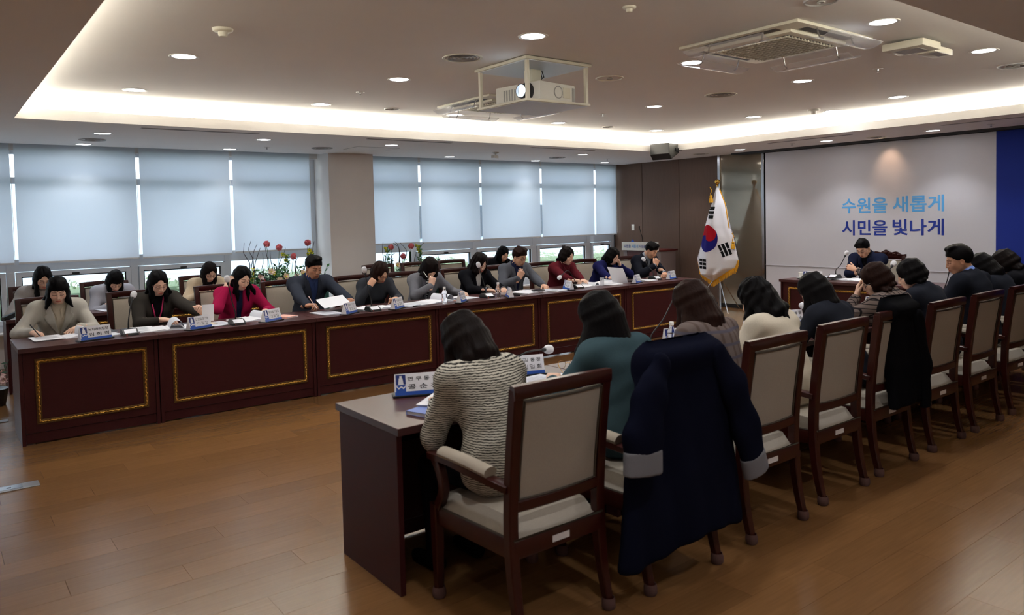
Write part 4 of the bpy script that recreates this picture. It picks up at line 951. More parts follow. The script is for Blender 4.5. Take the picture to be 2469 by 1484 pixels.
# near side row
notebook(1.86,3.02,-1.25,'pale blue folder at the end of the near side row','blue_folder',0.16,0.24,h=0.018,cat='folder'); paper(1.98,3.10,-0.9,'white sheets lying over the blue folder',n=3,z=0.769); 
paper(2.62,3.12,0.1,'white papers behind the tweed jacket chair',n=4); booklet(2.98,3.08,0.0,'open booklet before the denim jacket'); notebook(3.80,3.16,0.5,'thick white book beside the denim jacket','white_plastic',0.17,0.24,h=0.03,cat='book')
paper(3.95,3.05,0.2,'white sheet by the sleeve of the brown checked blazer',n=2); paper(4.55,3.12,0.1,'white papers before the cream jacket',n=3); notebook(5.05,3.15,0.3,'grey notebook before the cream jacket','lectern_side'); booklet(5.44,3.10,0.0,'open booklet before the charcoal blazer'); notebook(6.36,3.14,0.5,'white booklet by the checked jacket','white_plastic',0.17,0.24,h=0.02,cat='book')
paper(6.1,3.1,0.1,'white papers before the checked jacket',n=3); paper(7.35,3.15,0.1,'white papers beside the man with the blue collar',n=3); paper(7.9,3.1,0,'white papers beyond the man with the blue collar',n=3)
pen((5.62,3.22,0.79),(5.72,3.20,0.90),'white_plastic','white pen held up beside the cream jacket')
# head table
booklet(9.40,4.98,PI/2,'open booklet before the man with folded arms'); paper(9.38,5.32,PI/2+0.1,'white papers under the head table microphone',n=8,z=0.75)
# reading glasses on the near desk
rg = empty('eyeglasses', (2.98,3.34,0.75), -0.5, 'thin framed eyeglasses lying beside the denim jacket', 'eyeglasses')
def ring_pts(c, r, ax, ay, n=16): return [Vector(c)+Vector(ax)*math.cos(2*PI*k/n)*r+Vector(ay)*math.sin(2*PI*k/n)*r for k in range(n+1)]
for s in (-1,1):
    MB().tube(ring_pts((s*0.035,0,0.024),0.023,(1,0,0),(0,0.25,0.95)),0.0014,5).build('rim','gold_polished',rg); MB().tube([(s*0.058,0,0.03),(s*0.064,-0.06,0.018),(s*0.06,-0.13,0.002)],0.0014,5).build('temple','gold_polished',rg)
MB().tube([(-0.012,0,0.028),(0,0.002,0.032),(0.012,0,0.028)],0.0014,5).build('bridge','gold_polished',rg)
# extension cable and adapter on the back row desk
cb = empty('white_cable', (0.90,9.16,0.756), 0, 'white coiled cable on the end of the back row desk', 'cable')
MB().tube(curve_pts([(-0.02,0.0,0.005),(0.0,0.03,0.09),(0.06,0.02,0.12),(0.11,0.0,0.08),(0.13,-0.03,0.006),(0.2,-0.04,0.004),(0.14,0.02,0.05),(0.26,-0.02,0.004)],6),0.004,6).build('cord','white_plastic',cb,smooth=True)
MB().cbox((-0.05,-0.03,0),(0.03,0.03,0.028),0.008).build('plug','white_plastic',cb,smooth=True)
ps = empty('power_strip', (0.70,9.08,0.806), 0.3, 'black power strip propped at the back row desk end', 'power strip')
MB().cbox((-0.15,-0.03,-0.02),(0.13,0.03,0.025),0.008,R=Matrix.Rotation(-0.35,3,'Y'),c=(0,0,0)).build('body','black_plastic',ps,smooth=True); MB().box((0.02,-0.032,0.0),(0.09,-0.0301,0.02),R=Matrix.Rotation(-0.35,3,'Y'),c=(0,0,0)).build('label','plate_white',ps)
# ================================================================== FLAG ON A STAND
fg = empty('flag_stand', (10.5, 7.92, 0), 0, 'large white flag with red and blue emblem on a tripod stand', 'flag')
Lc = [(2.078,0.024),(1.83,0.095),(1.706,0.148),(1.397,0.256),(1.177,0.329),(0.875,0.44),(0.70,0.40),(0.621,0.338),(0.49,0.106)]
Rc = [(2.078,-0.03),(2.012,-0.059),(1.795,-0.156),(1.581,-0.206),(1.396,-0.257),(1.259,-0.328),(0.96,-0.397),(0.879,-0.42),(0.74,-0.354),(0.628,-0.14),(0.49,0.106)]
def interp(C, z):
    zs = [c[0] for c in C]; return float(np.interp(z, zs[::-1], [c[1] for c in C][::-1]))
def flag_pt(t, z, back=False):
    """t 0..1 across from the right edge to the left edge (y), z height"""
    l = interp(Lc, z); r = interp(Rc, z); y = r+(l-r)*t; w = abs(l-r)
    b = math.sin(PI*t)**0.7*min(0.20, 0.42*w)
    fold = 0.022*math.sin(t*9.5+z*2.2)*min(1, w*2.5)+0.012*math.sin(t*21-z*4)*min(1, w*2)
    return Vector(((b*0.75 if back else -b-fold), y, z))
def flag_yz(y, z, e=0.003):
    l = interp(Lc, z); r = interp(Rc, z); t = min(1, max(0, (y-r)/(l-r) if abs(l-r) > 1e-6 else 0.5)); p = flag_pt(t, z); p.x -= e; return p
NT, NZ = 44, 70; V = []; F = []
zv = [0.492+(2.076-0.492)*j/NZ for j in range(NZ+1)]
for bk in (False, True):
    for z in zv:
        for i in range(NT+1): V.append(flag_pt(i/NT, z, bk))
q = (NT+1)*(NZ+1)
for j in range(NZ):
    for i in range(NT):
        a = j*(NT+1)+i; F.append((a, a+NT+1, a+NT+2, a+1)); F.append((q+a, q+a+1, q+a+NT+2, q+a+NT+1))
MB().add(V, F).build('cloth', 'flag_white', fg, smooth=True)
def on_cloth(poly_fn, name, m, nu=10, nv=10, e=0.004):
    V = []; F = []
    for i in range(nu+1):
        for j in range(nv+1):
            y, z = poly_fn(i/nu, j/nv); V.append(flag_yz(y, z, e))
    for i in range(nu):
        for j in range(nv):
            a = i*(nv+1)+j; F.append((a, a+1, a+nv+2, a+nv+1))
    return MB().add(V, F).build(name, m, fg, smooth=True)
yc, zc, ry, rz_ = 0.092, 1.237, 0.222, 0.232        # emblem disc
def disc(u, v): a = u*2*PI; return (yc+ry*v*math.cos(a), zc+rz_*v*math.sin(a))
on_cloth(disc, 'emblem_red', 'flag_red', 36, 12, 0.004)
# blue half: lower half disc plus small lobe, red lobe over it (tilted)
TL = math.radians(-35)
def rot(u, v): return (yc+ry*(u*math.cos(TL)-v*math.sin(TL)), zc+rz_*(u*math.sin(TL)+v*math.cos(TL)))
def lower(u, v): a = PI+u*PI; return rot(v*math.cos(a), v*math.sin(a))
on_cloth(lower, 'emblem_blue', 'flag_blue', 24, 12, 0.0065)
def lobe(cx): return lambda u, v: rot(cx+0.5*v*math.cos(2*PI*u), 0.5*v*math.sin(2*PI*u))
on_cloth(lobe(0.5), 'emblem_blue', 'flag_blue', 24, 6, 0.009); on_cloth(lobe(-0.5), 'emblem_red', 'flag_red', 24, 6, 0.009)
def bar(cy, cz, ang, off, w, h, u0=-1, u1=1):
    def f(u, v):
        a = (u0+(u1-u0)*u)*w; b_ = off+(v-0.5)*h; return (cy+a*math.cos(ang)-b_*math.sin(ang), cz+a*math.sin(ang)+b_*math.cos(ang))
    return on_cloth(f, 'trigram_bar', 'flag_black', 8, 3, 0.005)
for k in (-1,0,1): bar(0.042,1.662,0.02,k*0.072,0.095,0.052)
for k in (-1,0,1):
    bar(0.181,0.804,0.02,k*0.062,0.102,0.044,-1,-0.06); bar(0.181,0.804,0.02,k*0.062,0.102,0.044,0.06,1)
for k in (-1,0,1):
    if k == 0: bar(-0.228,1.045,1.18,k*0.052,0.105,0.038)
    else: bar(-0.228,1.045,1.18,k*0.052,0.105,0.038,-1,-0.06); bar(-0.228,1.045,1.18,k*0.052,0.105,0.038,0.06,1)
# fringe
edge = [(0.44,0.875),(0.42,0.78),(0.40,0.70),(0.338,0.621),(0.22,0.55),(0.106,0.49),(-0.02,0.56),(-0.14,0.628),(-0.25,0.69),(-0.354,0.74),(-0.40,0.81),(-0.42,0.879)]
fr = MB(); hem = []
for (a, c) in zip(edge[:-1], edge[1:]):
    for k in range(12):
        t = k/12; y = a[0]+(c[0]-a[0])*t; z = a[1]+(c[1]-a[1])*t; p = flag_yz(y, min(2.0, z+0.004)); p.z = z; hem.append(p)
        jit = random.uniform(-0.006,0.006); fr.tube([p+Vector((0,0,0.004)), p+Vector((-0.004,jit,-0.035)), p+Vector((0.0,jit*1.5,-0.085+random.uniform(-0.008,0.008)))], [0.006,0.0065,0.004], 5)
tag(fr.build('fringe', 'fringe', fg, smooth=True), kind='stuff')
MB().tube(hem, 0.011, 6).build('braid', 'fringe', fg, smooth=True)
tr_ = [flag_pt(0.015, z) for z in (2.06,2.0,1.9,1.8,1.7,1.6,1.5,1.4)]
MB().tube(tr_, 0.010, 6).build('braid', 'fringe', fg, smooth=True)
def tassel(y, z, x):
    p = Vector((x, y, z)); mb = MB(); mb.tube([p+Vector((0,0.02,0.16)),p+Vector((0,-0.02,0.10)),p+Vector((0,0.01,0.05)),p],0.007,6); mb.ball(p,(0.026,0.026,0.024)); mb.lathe([(0.018,0.0),(0.032,-0.03),(0.036,-0.09),(0.0,-0.092)],12,c=p+Vector((0,0,-0.01))); mb.build('tassel','fringe',fg,smooth=True)
tassel(0.065,1.93,-0.09); tassel(-0.335,1.16,-0.05)
MB().tube([(0,0,0.05),(0,0,2.13)],0.014,10).build('pole','steel',fg,smooth=True)
MB().lathe([(0.0,2.10),(0.018,2.10),(0.02,2.125),(0.03,2.13)],14).ball((0,0,2.175),0.046,16,10).build('finial','gold_polished',fg,smooth=True)
for a in (0.0, 2.1, 4.2):
    d = Vector((math.cos(a-2.2), math.sin(a-2.2), 0)); MB().tube([Vector((0,0,0.62)), d*0.50+Vector((0,0,0.015))],0.008,6).build('tripod_leg','steel',fg,smooth=True)
MB().tube([(0,0,0.55),(0,0,0.68)],0.024,10).build('tripod_collar','steel',fg,smooth=True)

# ================================================================== FLOWER ARRANGEMENTS
def petal_flower(c, r, n, rows, tilt, mats, parent, name, seed=0):
    mb = MB(); q = random.Random(seed); c = Vector(c)
    R0 = Vector((q.uniform(-0.5,0.5), -1, 0.55)).to_track_quat('Z','Y').to_matrix()
    for k in range(rows):
        for i in range(n):
            a = 2*PI*(i+0.5*k)/n+q.uniform(-0.1,0.1); t = tilt*(0.4+0.6*(k+1)/rows) ; L = r*(0.55+0.45*(k+1)/rows)
            d = Vector((math.cos(a)*math.sin(t), math.sin(a)*math.sin(t), math.cos(t))); s = Vector((-math.sin(a), math.cos(a), 0)); up = Vector((0,0,1))
            P = [Vector((0,0,0)), d*L*0.5+s*L*0.26, d*L+up*L*0.05, d*L*0.5-s*L*0.26]
            mb.add([R0 @ p + c for p in P], [(0,1,2,3)], 0)
    mb.ball(c, r*0.28, 8, 5, 1); return mb.build(name, mats, parent, smooth=False)
def pompon(c, r, parent, seed):
    q = np.random.default_rng(seed); mb = MB(); c = Vector(c); mb.ball(c, r*0.82, 12, 8)
    for i in range(90):
        d = Vector(q.normal(size=3)).normalized(); g = d.orthogonal().normalized(); h = d.cross(g); p = c+d*r*0.78
        mb.add([p+g*r*0.2, p+d*r*0.25+h*r*0.16, p-g*r*0.2, p+d*r*0.25-h*r*0.16], [(0,1,2,3)])
    return mb.build('pink_flower', 'pink_petal', parent)
def leafspray(base, tip, parent, n, L, m, seed):
    q = np.random.default_rng(seed); b0 = Vector(base); t0 = Vector(tip); mb = MB(); mb.tube([b0, (b0+t0)/2+Vector((0.015,0,0)), t0], 0.003, 5)
    for i in range(n):
        t = 0.25+0.75*i/n; p = b0.lerp(t0, t); d = Vector((q.uniform(-1,1), q.uniform(-1,0.6), q.uniform(-0.1,0.9))).normalized(); s = d.orthogonal().normalized()
        mb.add([p, p+d*L*0.5+s*L*0.22, p+d*L, p+d*L*0.5-s*L*0.22], [(0,1,2,3)])
    return mb.build('leaf_spray', m, parent)
def arrangement(loc, w, zb, label, pinks, branches, yellows, creams, sprays, fill, seed):
    r = empty('flower_arrangement', loc, 0, label, 'flowers'); ox = loc[0]; q = np.random.default_rng(seed)
    MB().cbox((-w/2,-0.16,0.0),(w/2,0.16,zb),0.02).build('planter','planter_green',r)
    MB().cbox((-w/2-0.01,-0.17,zb-0.06),(w/2+0.01,0.17,zb+0.004),0.012).build('rim_band','planter_green',r)
    for i, (x, z) in enumerate(pinks):
        y = q.uniform(-0.08,0.08); pompon((x-ox,y,z),0.046,r,seed+i); MB().tube(curve_pts([(x-ox+0.03,y*0.3,zb),(x-ox+q.uniform(-0.03,0.03),y*0.6,(zb+z)/2),(x-ox,y,z-0.03)],4),0.003,5).build('stem','leaf',r)
    for pts in branches:
        P = [(x-ox, 0.04*math.sin(i*2.1+pts[0][0]*9), z) for i, (x, z) in enumerate(pts)]; P.append((P[-1][0]+0.02, 0.0, zb-0.02)); P = P[::-1]; cp = curve_pts(P,4); n = len(cp)
        MB().tube(cp,[0.007-0.0045*i/n for i in range(n)],6).build('branch','branch_bark',r,smooth=True)
    for i, (x, z) in enumerate(yellows):
        petal_flower((x-ox,-0.05,z),0.045,6,2,1.1,['yellow_petal','leaf'],r,'yellow_flower',seed+i)
    for i, (x, z, m) in enumerate(creams):
        petal_flower((x-ox,-0.10,z),0.062,9,3,1.15,[m,'yellow_petal'],r,'cream_flower',seed+20+i); MB().tube([(x-ox,-0.08,z-0.02),(x-ox+0.01,-0.03,zb)],0.003,5).build('stem','leaf',r)
    for i, (x, z0, z1, n, L, m) in enumerate(sprays): leafspray((x-ox,-0.06,z0),(x-ox+0.02,-0.08,z1),r,n,L,m,seed+40+i)
    for i in range(fill):
        x = q.uniform(-w/2+0.03,w/2-0.03); leafspray((x,q.uniform(-0.13,0.12),zb-0.02),(x+q.uniform(-0.1,0.1),q.uniform(-0.2,0.1),zb+q.uniform(0.08,0.28)),r,9,0.085,'leaf' if i % 3 else 'leaf_dark',seed+80+i)
    for i in range(fill//2):
        x = q.uniform(-w/2+0.03,w/2-0.03); P = [(x,q.uniform(-0.1,0.1),zb-0.02)]
        for k in range(4): P.append((P[-1][0]+q.uniform(-0.05,0.05),P[-1][1]+q.uniform(-0.03,0.02),P[-1][2]+0.07))
        MB().tube(P,0.0028,4).build('pale_twig','pale_twig',r)
    return r
arrangement((3.93,10.22,0),1.10,0.79,'flower arrangement with pink balls and bare branches left of the column',
    [(3.682,1.372),(3.837,1.317),(4.223,1.371),(4.032,1.184),(3.578,0.86),(3.931,0.842)],
    [[(3.348,1.401),(3.36,1.302),(3.352,1.257),(3.41,1.126),(3.43,1.0)],[(3.447,1.423),(3.43,1.299),(3.457,1.188),(3.44,1.066),(3.455,0.962)],[(3.542,1.381),(3.486,1.257),(3.46,1.15)],[(3.585,1.321),(3.536,1.216),(3.472,1.052)],[(3.647,1.39),(3.648,1.256),(3.664,1.145),(3.69,1.045)],[(3.616,1.251),(3.607,1.122),(3.583,1.071),(3.619,0.997)],[(3.917,1.31),(3.894,1.232),(3.849,1.102),(3.812,1.005)],[(4.309,1.395),(4.276,1.261),(4.25,1.1)],[(4.365,1.383),(4.311,1.253),(4.29,1.05)],[(4.084,1.176),(4.065,1.03)],[(4.047,1.124),(4.071,1.016)],[(3.72,1.28),(3.70,1.15),(3.74,1.0)]],
    [(3.86,1.214),(3.909,1.185),(3.907,1.132),(4.25,1.252),(4.28,1.22),(4.23,1.20),(3.73,0.96),(3.627,0.80),(3.60,0.77)],
    [(3.678,0.99,'cream_petal'),(3.525,0.929,'pale_pink_petal'),(3.879,0.912,'cream_petal'),(4.032,0.895,'pale_pink_petal'),(4.127,0.939,'cream_petal'),(3.787,0.868,'cream_petal'),(3.627,0.79,'cream_petal'),(4.30,0.92,'cream_petal')],
    [(3.89,0.8,1.22,34,0.06,'leaf'),(4.25,0.85,1.22,28,0.06,'leaf'),(3.42,0.8,1.06,24,0.05,'yellow_petal'),(4.16,0.85,1.08,18,0.07,'leaf_dark'),(3.40,0.78,0.95,16,0.08,'leaf')], 26, 5)
arrangement((5.92,10.22,0),0.98,0.79,'flower arrangement with pink balls and bare branches right of the column',
    [(5.588,1.248),(5.912,1.253),(5.786,1.099)],
    [[(5.65,1.332),(5.694,1.29),(5.697,1.178),(5.72,1.003)],[(5.625,1.311),(5.68,1.27),(5.69,1.2)],[(5.758,1.309),(5.818,1.204),(5.83,1.122),(5.811,0.998)],[(6.131,1.298),(6.099,1.223),(6.103,1.122),(6.08,1.0)],[(5.655,1.155),(5.576,1.079)],[(5.533,1.149),(5.511,1.015)],[(5.599,1.146),(5.594,1.01)],[(5.47,1.15),(5.49,1.0)],[(5.99,1.12),(5.96,1.0)],[(5.42,1.33),(5.44,1.2),(5.46,1.0)]],
    [(5.98,1.25),(6.03,1.235),(6.01,1.19),(6.04,1.16),(5.44,1.232),(5.46,1.19)],
    [(5.62,0.97,'cream_petal'),(5.80,0.92,'cream_petal'),(6.15,0.95,'pale_pink_petal')],
    [(6.01,0.85,1.24,34,0.06,'leaf'),(5.45,0.85,1.24,26,0.06,'leaf'),(5.50,0.8,1.08,16,0.07,'leaf_dark')], 18, 15)
# pale flowers in a pot on the floor beyond the first desk end
lf = empty('floor_flowers', (0.42, 8.55, 0), 0, 'pale withered flowers on the floor beyond the first desk end', 'flowers')
MB().lathe([(0.0,0.0),(0.10,0.0),(0.13,0.16),(0.12,0.16),(0.0,0.14)],16).build('pot','black_plastic',lf)
for i in range(14): petal_flower((random.uniform(-0.14,0.12),random.uniform(-0.16,0.0),random.uniform(0.16,0.40)),0.05,8,2,1.1,['pale_pink_petal','cream_petal'],lf,'pale_flower',i)
for i in range(8): leafspray((0,0,0.12),(random.uniform(-0.15,0.15),random.uniform(-0.15,0.1),random.uniform(0.25,0.42)),lf,8,0.06,'leaf_dark',i)
mat('pink_lanyard', (226,60,120), 0.6); mat('green_lanyard', (110,200,60), 0.6); mat('frame_pink', (150,110,110), 0.3, metal=0.5); mat('frame_black', (30,26,28), 0.35); mat('frame_steel', (150,150,155), 0.25, metal=0.9)
# ================================================================== SMOOTH BODIES (signed distance fields meshed on a grid)
class Field:
    def __init__(s, lo, hi, h):
        s.h = h; s.lo = np.array(lo, float); n = np.ceil((np.array(hi, float)-s.lo)/h).astype(int)+1
        s.ax = [s.lo[i]+h*np.arange(n[i]) for i in range(3)]; s.F = np.full(n, 0.3, np.float32); s.G = np.zeros(n, np.int8)
    def blk(s, lo, hi, pad):
        sl = []
        for i in range(3):
            a = int(max(0, math.floor((lo[i]-pad-s.lo[i])/s.h))); b = int(min(len(s.ax[i]), math.ceil((hi[i]+pad-s.lo[i])/s.h)+1))
            if b-a < 1: return None
            sl.append(slice(a, b))
        X = s.ax[0][sl[0]][:, None, None]; Y = s.ax[1][sl[1]][None, :, None]; Z = s.ax[2][sl[2]][None, None, :]
        return tuple(sl), X, Y, Z
    def put(s, sl, d, k, g, sub=False):
        A = s.F[sl]
        if sub:
            d = -d; hh = np.maximum(k-np.abs(A-d), 0)/max(k, 1e-6); s.F[sl] = np.maximum(A, d)+hh*hh*k*0.25; return
        hh = np.maximum(k-np.abs(A-d), 0)/max(k, 1e-6); s.G[sl] = np.where(d < A, g, s.G[sl]); s.F[sl] = np.minimum(A, d)-hh*hh*k*0.25
    def cap(s, a, b, r1, r2=None, k=0.02, g=0, sub=False, sq=None):
        """tapered capsule; sq=(axis, factor) flattens it along axis"""
        r2 = r1 if r2 is None else r2; a = np.array(a, float); b = np.array(b, float); R = max(r1, r2)
        q = s.blk(np.minimum(a, b)-R, np.maximum(a, b)+R, k+0.03)
        if q is None: return
        sl, X, Y, Z = q; d = b-a; L2 = max(d @ d, 1e-9)
        px, py, pz = X-a[0], Y-a[1], Z-a[2]; t = np.clip((px*d[0]+py*d[1]+pz*d[2])/L2, 0, 1)
        ex, ey, ez = px-t*d[0], py-t*d[1], pz-t*d[2]; r = r1+(r2-r1)*t
        if sq is not None:
            n, f = np.array(sq[0], float), sq[1]; n = n/np.linalg.norm(n); m = ex*n[0]+ey*n[1]+ez*n[2]; m2 = m*(1/f-1); ex, ey, ez = ex+m2*n[0], ey+m2*n[1], ez+m2*n[2]
            dd = (np.sqrt(ex*ex+ey*ey+ez*ez)-r)*f
        else: dd = np.sqrt(ex*ex+ey*ey+ez*ez)-r
        s.put(sl, dd.astype(np.float32), k, g, sub)
    def ell(s, c, r, R=None, k=0.02, g=0, sub=False):
        c = np.array(c, float); r = np.array(r, float); m = r.max(); q = s.blk(c-m, c+m, k+0.03)
        if q is None: return
        sl, X, Y, Z = q; p = [X-c[0], Y-c[1], Z-c[2]]
        if R is not None: p = [p[0]*R[0][i]+p[1]*R[1][i]+p[2]*R[2][i] for i in range(3)]
        k0 = np.sqrt((p[0]/r[0])**2+(p[1]/r[1])**2+(p[2]/r[2])**2); k1 = np.sqrt((p[0]/r[0]**2)**2+(p[1]/r[1]**2)**2+(p[2]/r[2]**2)**2)
        s.put(sl, (k0*(k0-1)/np.maximum(k1, 1e-6)).astype(np.float32), k, g, sub)
    def grid(s): return s.ax[0][:, None, None], s.ax[1][None, :, None], s.ax[2][None, None, :]
    def sample(s, P):
        P = np.asarray(P, float); q = (P-s.lo)/s.h; n = np.array(s.F.shape); q = np.clip(q, 0, n-1.001); i = q.astype(int); f = q-i; out = 0
        for a in (0, 1):
            for b in (0, 1):
                for c in (0, 1):
                    w = (f[:, 0] if a else 1-f[:, 0])*(f[:, 1] if b else 1-f[:, 1])*(f[:, 2] if c else 1-f[:, 2]); out = out+w*s.F[i[:, 0]+a, i[:, 1]+b, i[:, 2]+c]
        return out
    def mesh(s):
        F = s.F; S = F < 0; n = F.shape; cnt = np.zeros((n[0]-1, n[1]-1, n[2]-1), np.int8)
        for a in (0, 1):
            for b in (0, 1):
                for c in (0, 1): cnt += S[a:n[0]-1+a, b:n[1]-1+b, c:n[2]-1+c]
        act = (cnt > 0) & (cnt < 8); idx = np.full(act.shape, -1, np.int64); I, J, K = np.nonzero(act); N = len(I); idx[act] = np.arange(N)
        acc = np.zeros((N, 3)); num = np.zeros(N)
        for ax in range(3):
            o = [x for x in range(3) if x != ax]
            for a in (0, 1):
                for b in (0, 1):
                    d0 = [0, 0, 0]; d0[o[0]] = a; d0[o[1]] = b; d1 = list(d0); d1[ax] = 1
                    f0 = F[I+d0[0], J+d0[1], K+d0[2]]; f1 = F[I+d1[0], J+d1[1], K+d1[2]]; m = (f0 < 0) != (f1 < 0); t = np.where(m, f0/np.where(m, f0-f1, 1), 0)
                    p = np.stack([I+d0[0], J+d0[1], K+d0[2]], 1).astype(float); p[:, ax] += t; acc[m] += p[m]; num[m] += 1
        V = s.lo+s.h*acc/num[:, None]; Q = []
        for ax in range(3):
            o = [x for x in range(3) if x != ax]; sa = [slice(None)]*3; sb = [slice(None)]*3; sa[ax] = slice(0, n[ax]-1); sb[ax] = slice(1, n[ax])
            ch = S[tuple(sa)] != S[tuple(sb)]; inside = S[tuple(sa)]; E = np.array(np.nonzero(ch)).T
            E = E[(E[:, o[0]] > 0) & (E[:, o[0]] < n[o[0]]-1) & (E[:, o[1]] > 0) & (E[:, o[1]] < n[o[1]]-1)]
            if not len(E): continue
            def cell(da, db): q = E.copy(); q[:, o[0]] -= da; q[:, o[1]] -= db; return idx[q[:, 0], q[:, 1], q[:, 2]]
            quad = np.stack([cell(1, 1), cell(0, 1), cell(0, 0), cell(1, 0)], 1); fl2 = inside[E[:, 0], E[:, 1], E[:, 2]]
            if ax == 1: fl2 = ~fl2
            quad[~fl2] = quad[~fl2][:, ::-1]; Q.append(quad)
        Q = np.concatenate(Q); Q = Q[(Q >= 0).all(1)]
        G = s.G[I, J, K]; return V, Q, G[Q[:, 0]]
def relax(V, Q, n=2, lam=0.5):
    """even out the grid steps of a meshed field"""
    a = np.concatenate([Q[:, 0], Q[:, 1], Q[:, 2], Q[:, 3]]); b = np.concatenate([Q[:, 1], Q[:, 2], Q[:, 3], Q[:, 0]]); N = len(V)
    cnt = np.bincount(a, minlength=N)+np.bincount(b, minlength=N)
    for _ in range(n):
        S = np.stack([np.bincount(a, V[b, k], N)+np.bincount(b, V[a, k], N) for k in range(3)], 1)/np.maximum(cnt, 1)[:, None]; V = V+(S-V)*lam
    return V
def np_mesh(name, V, Q, mats, mi=None, smooth=True):
    me = bpy.data.meshes.new(name); me.vertices.add(len(V)); me.vertices.foreach_set('co', np.asarray(V, np.float32).ravel())
    n = len(Q); me.loops.add(n*4); me.polygons.add(n); me.polygons.foreach_set('loop_start', np.arange(n)*4); me.polygons.foreach_set('loop_total', np.full(n, 4))
    me.loops.foreach_set('vertex_index', np.asarray(Q, np.int32).ravel())
    for m in mats: me.materials.append(M(m))
    if mi is not None: me.polygons.foreach_set('material_index', np.asarray(mi, np.int32))
    if smooth: me.polygons.foreach_set('use_smooth', np.ones(n, bool))
    me.update(); me.validate(); return me
def rx(a): c, s = math.cos(a), math.sin(a); return np.array([[1,0,0],[0,c,-s],[0,s,c]])
def ry_(a): c, s = math.cos(a), math.sin(a); return np.array([[c,0,s],[0,1,0],[-s,0,c]])
def rzm(a): c, s = math.cos(a), math.sin(a); return np.array([[c,-s,0],[s,c,0],[0,0,1]])
def unit(v): v = np.array(v, float); return v/np.linalg.norm(v)

# skin with painted brows, lashes, lips and crease shade; hair with fine strands; woven cloth
def skin_mat(name, col):
    m = mat(name, col, 0.48, spec=0.35); nt = m.node_tree; b = nt.nodes['Principled BSDF']
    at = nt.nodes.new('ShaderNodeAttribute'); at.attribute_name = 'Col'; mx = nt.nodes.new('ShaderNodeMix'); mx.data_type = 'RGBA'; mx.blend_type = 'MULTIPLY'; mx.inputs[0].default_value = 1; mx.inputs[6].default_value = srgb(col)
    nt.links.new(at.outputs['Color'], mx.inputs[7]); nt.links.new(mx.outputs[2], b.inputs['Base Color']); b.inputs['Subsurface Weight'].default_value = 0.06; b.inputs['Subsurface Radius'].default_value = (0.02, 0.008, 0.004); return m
skin_mat('skin_light', (226,184,160)); skin_mat('skin_mid', (208,160,132)); skin_mat('skin_tan', (190,140,112))
def hair_mat(name, col, col2):
    """strands run from the crown outwards and down: noise over the angle about the head's axis"""
    m = mat(name, col, 0.48, spec=0.06); nt = m.node_tree; b = nt.nodes['Principled BSDF']; N = nt.nodes.new
    tc = N('ShaderNodeTexCoord'); sp_ = N('ShaderNodeSeparateXYZ'); nt.links.new(tc.outputs['Object'], sp_.inputs[0])
    ay = N('ShaderNodeMath'); ay.operation = 'ADD'; ay.inputs[1].default_value = 0.022; nt.links.new(sp_.outputs['Y'], ay.inputs[0])
    at = N('ShaderNodeMath'); at.operation = 'ARCTAN2'; nt.links.new(sp_.outputs['X'], at.inputs[0]); nt.links.new(ay.outputs[0], at.inputs[1])
    cb_ = N('ShaderNodeCombineXYZ'); nt.links.new(at.outputs[0], cb_.inputs[0]); zz = N('ShaderNodeMath'); zz.operation = 'MULTIPLY'; zz.inputs[1].default_value = 0.9; nt.links.new(sp_.outputs['Z'], zz.inputs[0]); nt.links.new(zz.outputs[0], cb_.inputs[2])
    n = N('ShaderNodeTexNoise'); n.inputs['Scale'].default_value = 22; n.inputs['Detail'].default_value = 5; nt.links.new(cb_.outputs[0], n.inputs['Vector'])
    mx = N('ShaderNodeMix'); mx.data_type = 'RGBA'; mx.inputs[6].default_value = srgb(col); mx.inputs[7].default_value = srgb(col2); nt.links.new(n.outputs['Fac'], mx.inputs[0]); nt.links.new(mx.outputs[2], b.inputs['Base Color'])
    bp = N('ShaderNodeBump'); bp.inputs['Strength'].default_value = 0.35; bp.inputs['Distance'].default_value = 0.004; nt.links.new(n.outputs['Fac'], bp.inputs['Height']); nt.links.new(bp.outputs[0], b.inputs['Normal'])
hair_mat('hair_black', (20,17,18), (9,8,9)); hair_mat('hair_brown', (48,28,22), (20,12,11)); hair_mat('hair_soft', (31,22,20), (13,10,10)); hair_mat('hair_grey', (64,60,58), (28,26,25))
CL = {}
def cloth(name, col, rough=0.95, sheen=0.0, noise=0.08, nscale=120, bump=0.25, bscale=260):
    if name not in MATS: mat(name, col, rough, spec=0.06, sheen=sheen, noise=noise, nscale=nscale, bump=bump, bscale=bscale)
    return name
for n, c in dict(c_lightgrey=(184,180,170),c_olive=(58,54,50),c_magenta=(160,28,72),c_darkgrey=(50,54,64),c_charcoal=(56,58,64),c_grey=(112,112,118),c_black=(22,22,26),c_midgrey=(88,90,98),c_maroon=(84,26,34),c_navy=(30,32,78),c_blacksuit=(26,28,36),c_cream=(212,202,184),c_teal=(60,80,87),c_brown=(98,84,80),c_ink=(36,38,46),c_darksuit=(30,32,40),c_navysuit=(28,32,52),c_beige=(196,176,148),c_cardigan=(160,160,168),c_taupe=(170,164,160),
    s_cream=(214,202,180),s_black=(24,22,26),s_blue=(52,66,108),s_white=(228,226,222),s_navy=(34,38,66),s_ltblue=(120,148,214),s_grey=(120,120,128),s_shirtgrey=(150,158,172),c_trousers=(26,26,32),c_shoe=(18,17,18)).items(): cloth(n, c)
